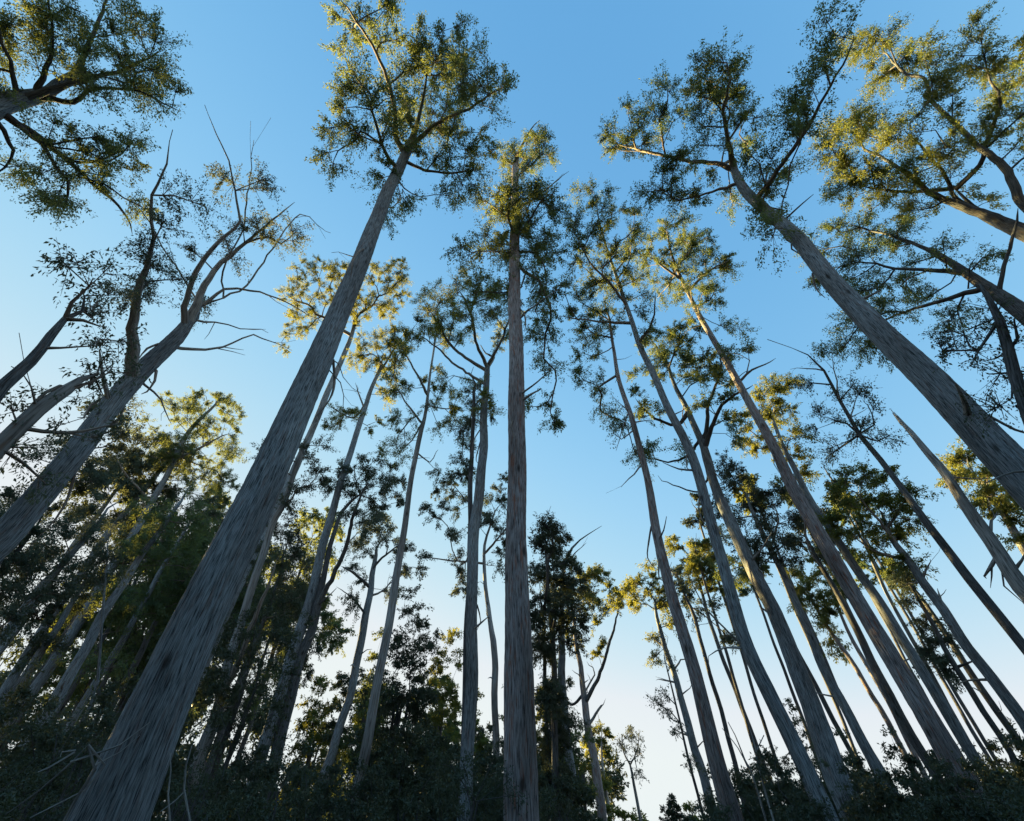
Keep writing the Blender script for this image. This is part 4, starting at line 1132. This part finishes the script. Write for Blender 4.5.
T('gum_tree', 'dark crooked limb with big loose leaves dangling under the orange bough', 14,
  [(1060, 470, 17), (1024, 397, 12), (1009, 350, 10), (998, 320, 8), (986, 296, 5), (979, 285, 3)],
  crown=[(945, 325, 18, 14, .8), (970, 335, 16, 14, .8), (960, 355, 20, 10, .6), (1000, 310, 18, 14, .7), (1015, 335, 14, 18, .8), (985, 370, 16, 12, .4), (1000, 408, 18, 10, .6), (1020, 400, 10, 10, .7), (1018, 375, 10, 12, .5), (940, 345, 10, 8, .5)],
  limbs=[[(1001, 330, 4), (980, 350, 3), (968, 345, 2), (962, 332, 1)], [(1018, 378, 3), (1012, 398, 2), (1000, 405, 1)]],
  leaf='dark', bark='dark', twig_bark='dark', crown_from=.5, lsize=.13, Rm=.5, nleaf=15, sprigs=8)
T('gum_tree', 'sunlit leaf sprays just entering at the top of the right edge', 30,
  [(1260, 240, 30), (1160, 182, 20), (1100, 148, 14), (1070, 130, 8)], crown=[(1030, 45, 10, 14), (1040, 80, 20, 14), (1050, 60, 20, 20), (1032, 120, 9, 10, .8), (1055, 105, 20, 16)], leaf='olive', crown_from=.8, lsize=.24, Rm=1.0)

# ------------------------------------------------------------------ understory trees and bushes
SH = shrub
for lb, px, yt, d, w, k in [
    ('broad dark understory tree filling the shade behind the pale twin stem', 285, 575, 30, 100, .9), ('cone-topped dark understory tree between the crooked pale trunk and the two-toned trunk', 418, 585, 36, 70, .8),
    ('gold-tipped understory tree just beyond the cone-topped one', 448, 610, 46, 50, .9), ('dark leafy understory tree at the foot of the massive trunk, on its outer side', 125, 655, 20, 130, .8),
    ('bushy dark understory tree at the bottom corner by the dead twigs', 30, 700, 15, 150, .7), ('black understory tree wedged below the straight grey trunk', 235, 690, 20, 90, .7),
    ('yellow-lit understory tree glimpsed behind the dark short tree', 338, 650, 70, 44, 1.1), ('rounded understory tree at the base of the crooked pale trunk', 340, 735, 26, 80, .7),
    ('shady understory tree filling the foot of the two central trunks', 420, 720, 26, 90, .7), ('narrow understory tree squeezed between the two tall central trunks', 492, 690, 32, 30, .7),
    ('dense understory tree at the foot of the near-black bushy tree', 560, 745, 28, 56, .7), ('low understory tree behind the shady stand of leaning trunks', 70, 640, 34, 110, .9),
    ('understory tree between the leaning stand and the massive trunk', 170, 625, 36, 70, .9)]:
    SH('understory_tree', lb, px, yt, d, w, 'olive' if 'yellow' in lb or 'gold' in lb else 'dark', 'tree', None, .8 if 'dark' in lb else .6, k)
SH('conifer', 'small dark cone-shaped conifer standing in the white sky gap', 665, 776, 60, 58, 'dark', 'conifer', None, 2.6, .4, cone=True, nleaf=14, lsize=.22, skirt=0.05)
GB = 'leafy bushes massed along the bottom of the forest'
for lb, px, yt, d, w, k in [
    ('tall airy bush between the straight pole and the front trunk of the crossing pair', 770, 735, 24, 50, .5), ('upright bush beside the foot of the straight pole', 705, 775, 22, 46, .5),
    ('dark bush at the foot of the crossing pair', 800, 775, 20, 70, .5), ('bush with pale sprays between the stout dark trunk and the slim straight stem', 862, 745, 26, 50, .5),
    ('bushy growth at the foot of the slim straight stem', 905, 755, 22, 60, .5), ('dark bush against the long sweeping trunk at the corner', 930, 735, 24, 60, .5),
    ('tallest bush beyond the long sweeping trunk', 985, 705, 26, 64, .55), ('corner bush under the slim dark stems', 1015, 730, 18, 80, .5), ('low bush in front of the slim stubby trunk', 745, 790, 16, 60, .45),
    ('black bush at the very corner below the stout stubbed trunk', 1000, 775, 13, 110, .42), ('black bush below the stout dark trunk', 880, 785, 14, 90, .42), ('low black bush beneath the crossing pair', 830, 795, 12, 90, .4),
    ('low dark bush under the red-brown trunk', 500, 790, 16, 80, .45), ('low dark bush under the pale crooked trunk', 390, 790, 14, 100, .45), ('low dark bush beside the massive trunk', 250, 775, 13, 110, .45),
    ('low dark bush under the dead twigs', 60, 775, 9, 170, .4), ('dark bush at the foot of the dark forked tree', 590, 800, 26, 40, .5), ('low black bush between massive trunk and straight grey trunk', 310, 790, 12, 90, .4)]:
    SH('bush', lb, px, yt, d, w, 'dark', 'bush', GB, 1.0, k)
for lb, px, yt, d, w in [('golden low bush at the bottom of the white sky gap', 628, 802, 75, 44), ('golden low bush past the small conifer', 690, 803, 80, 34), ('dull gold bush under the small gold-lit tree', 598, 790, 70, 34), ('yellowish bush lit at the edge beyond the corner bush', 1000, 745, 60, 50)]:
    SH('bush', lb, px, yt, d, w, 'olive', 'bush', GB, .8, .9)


BR = np.random.default_rng(8)
for k in range(30):
    px = 690 + 380 * (k + BR.random()) / 30
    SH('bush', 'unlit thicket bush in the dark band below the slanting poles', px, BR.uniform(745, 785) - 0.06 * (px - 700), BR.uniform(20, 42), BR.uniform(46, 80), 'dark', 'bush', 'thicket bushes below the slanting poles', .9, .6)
for k in range(34):
    px = -60 + 620 * (k + BR.random()) / 34
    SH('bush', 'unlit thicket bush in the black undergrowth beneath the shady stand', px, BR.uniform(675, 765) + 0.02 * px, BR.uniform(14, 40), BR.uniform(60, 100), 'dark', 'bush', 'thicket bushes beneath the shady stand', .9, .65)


for k in range(12):
    px = 690 + 330 * (k + BR.random()) / 12
    SH('sapling', 'wispy sapling poking above the dark thicket between the slanting poles', px, BR.uniform(690, 745) - 0.03 * (px - 700), BR.uniform(26, 44), BR.uniform(16, 30), 'grey', 'sapling', 'wispy saplings between the slanting poles', .55, .5, nleaf=9, stems=2)
for k in range(11):
    x = 345 + 250 * (k + BR.random()) / 11
    SH('understory_tree', 'half-lit understory tree in the tangle between crooked pale trunk and dark forked tree', x, BR.uniform(615, 720), BR.uniform(48, 85), BR.uniform(30, 52), ('dark', 'gum', 'olive')[k % 3], 'tree', 'half-lit understory trees in the middle tangle', .7, 1.0)
FP = np.random.default_rng(12)
for k in range(9):
    x = FP.uniform(755, 1010)
    y = FP.uniform(735, 765)
    d = FP.uniform(60, 85)
    f = FP.uniform(0.2, 0.33)
    ex, ey = x + (508 - x) * f, y - (y + 72) * f
    T('gum_tree', 'very thin far pole among the slanting trunks with a small tuft on top', d, [(x, y, 4), ((x + ex) / 2, (y + ey) / 2, 3.2), (ex, ey, 2)],
      crown=[(ex + FP.normal(0, 6), ey + FP.normal(0, 6) + 5 * j, 9, 8, .7) for j in range(-1, 2)], leaf=('gum', 'olive', 'dark')[k % 3], bark='dark', crown_from=.8, group='very thin far poles among the slanting trunks', Rm=1.1, max_limb=3)


# ------------------------------------------------------------------ bare dead twigs and stems near the ground
def dead_sapling(label, d, polys, mat='dead'):
    x, y = polys[0][0][:2]
    v = ray(x, y)
    nrm = unit(np.array((v[0], v[1], 0)))
    ref = on_azimuth(x, y, nrm, d)
    gz = float(ground_z(ref[0], ref[1]))
    base = np.array((ref[0], ref[1], gz))
    root = empty('dead_sapling', base, label, 'dead sapling')
    SEED[0] += 1
    rng = np.random.default_rng(SEED[0])
    for i, pl in enumerate(polys):
        q, rr = [], []
        if i == 0:
            q.append(base - np.array((0, 0, .1))); rr.append(0.5 * pl[0][2] / F * float((ref - CAM) @ FWD) * 1.2)
        for x, y, w in pl:
            p = beside(x, y, ref)
            q.append(p); rr.append(max(.004, .5 * w / F * float((p - CAM) @ FWD)))
        Q, RR = resample(q, rr, .25)
        mb = MB()
        tube(mb, Q, RR, 7, .05, 0, rng)
        mb.build('stem' if i == 0 else 'twig', BARK[mat], root, True, True)


dead_sapling('tangle of bare bleached twigs low beside the massive trunk', 9,
  [[(75, 800, 3), (95, 770, 3), (88, 745, 2.6), (72, 762, 2), (40, 790, 1.8), (5, 815, 1)], [(88, 745, 2.6), (105, 765, 2), (85, 790, 1.6), (30, 818, 1)], [(70, 762, 2.4), (92, 755, 2.2), (120, 745, 1.6), (150, 722, .8)], [(75, 752, 2), (48, 768, 1.6), (38, 772, 1)], [(76, 750, 1.6), (62, 752, 1.2), (60, 757, .7)], [(95, 765, 1.6), (120, 752, 1), (140, 735, .6)]])
dead_sapling('thin bare bent stem near the foot of the massive trunk', 11, [[(190, 821, 2.2), (184, 790, 2), (186, 765, 1.6), (192, 745, 1)], [(186, 790, 1.4), (176, 800, 1), (160, 812, .8)]])
dead_sapling('second bare stem by the foot of the massive trunk', 12, [[(170, 821, 2), (168, 795, 1.8), (171, 770, 1), (170, 752, .7)]])
dead_sapling('leaning bare sapling above the bushes by the front trunk of the crossing pair', 26, [[(757, 790, 2), (745, 760, 1.6), (735, 735, 1), (728, 722, .7)], [(748, 768, 1.3), (738, 748, 1), (722, 728, .6)]])
dead_sapling('forked bare sapling rising from bushes near the stout dark trunk', 24, [[(762, 780, 2), (756, 750, 1.6), (748, 722, .8)], [(756, 752, 1.3), (764, 735, .8)]])
print('faces', sum(len(m.polygons) for m in bpy.data.meshes), 'objects', len(bpy.data.objects))

import sys
for o in THINGS:
    n = len(o['label'].replace('-', ' ').split())
    if n > 16:
        print('LONG', n, o['label'], file=sys.stderr)
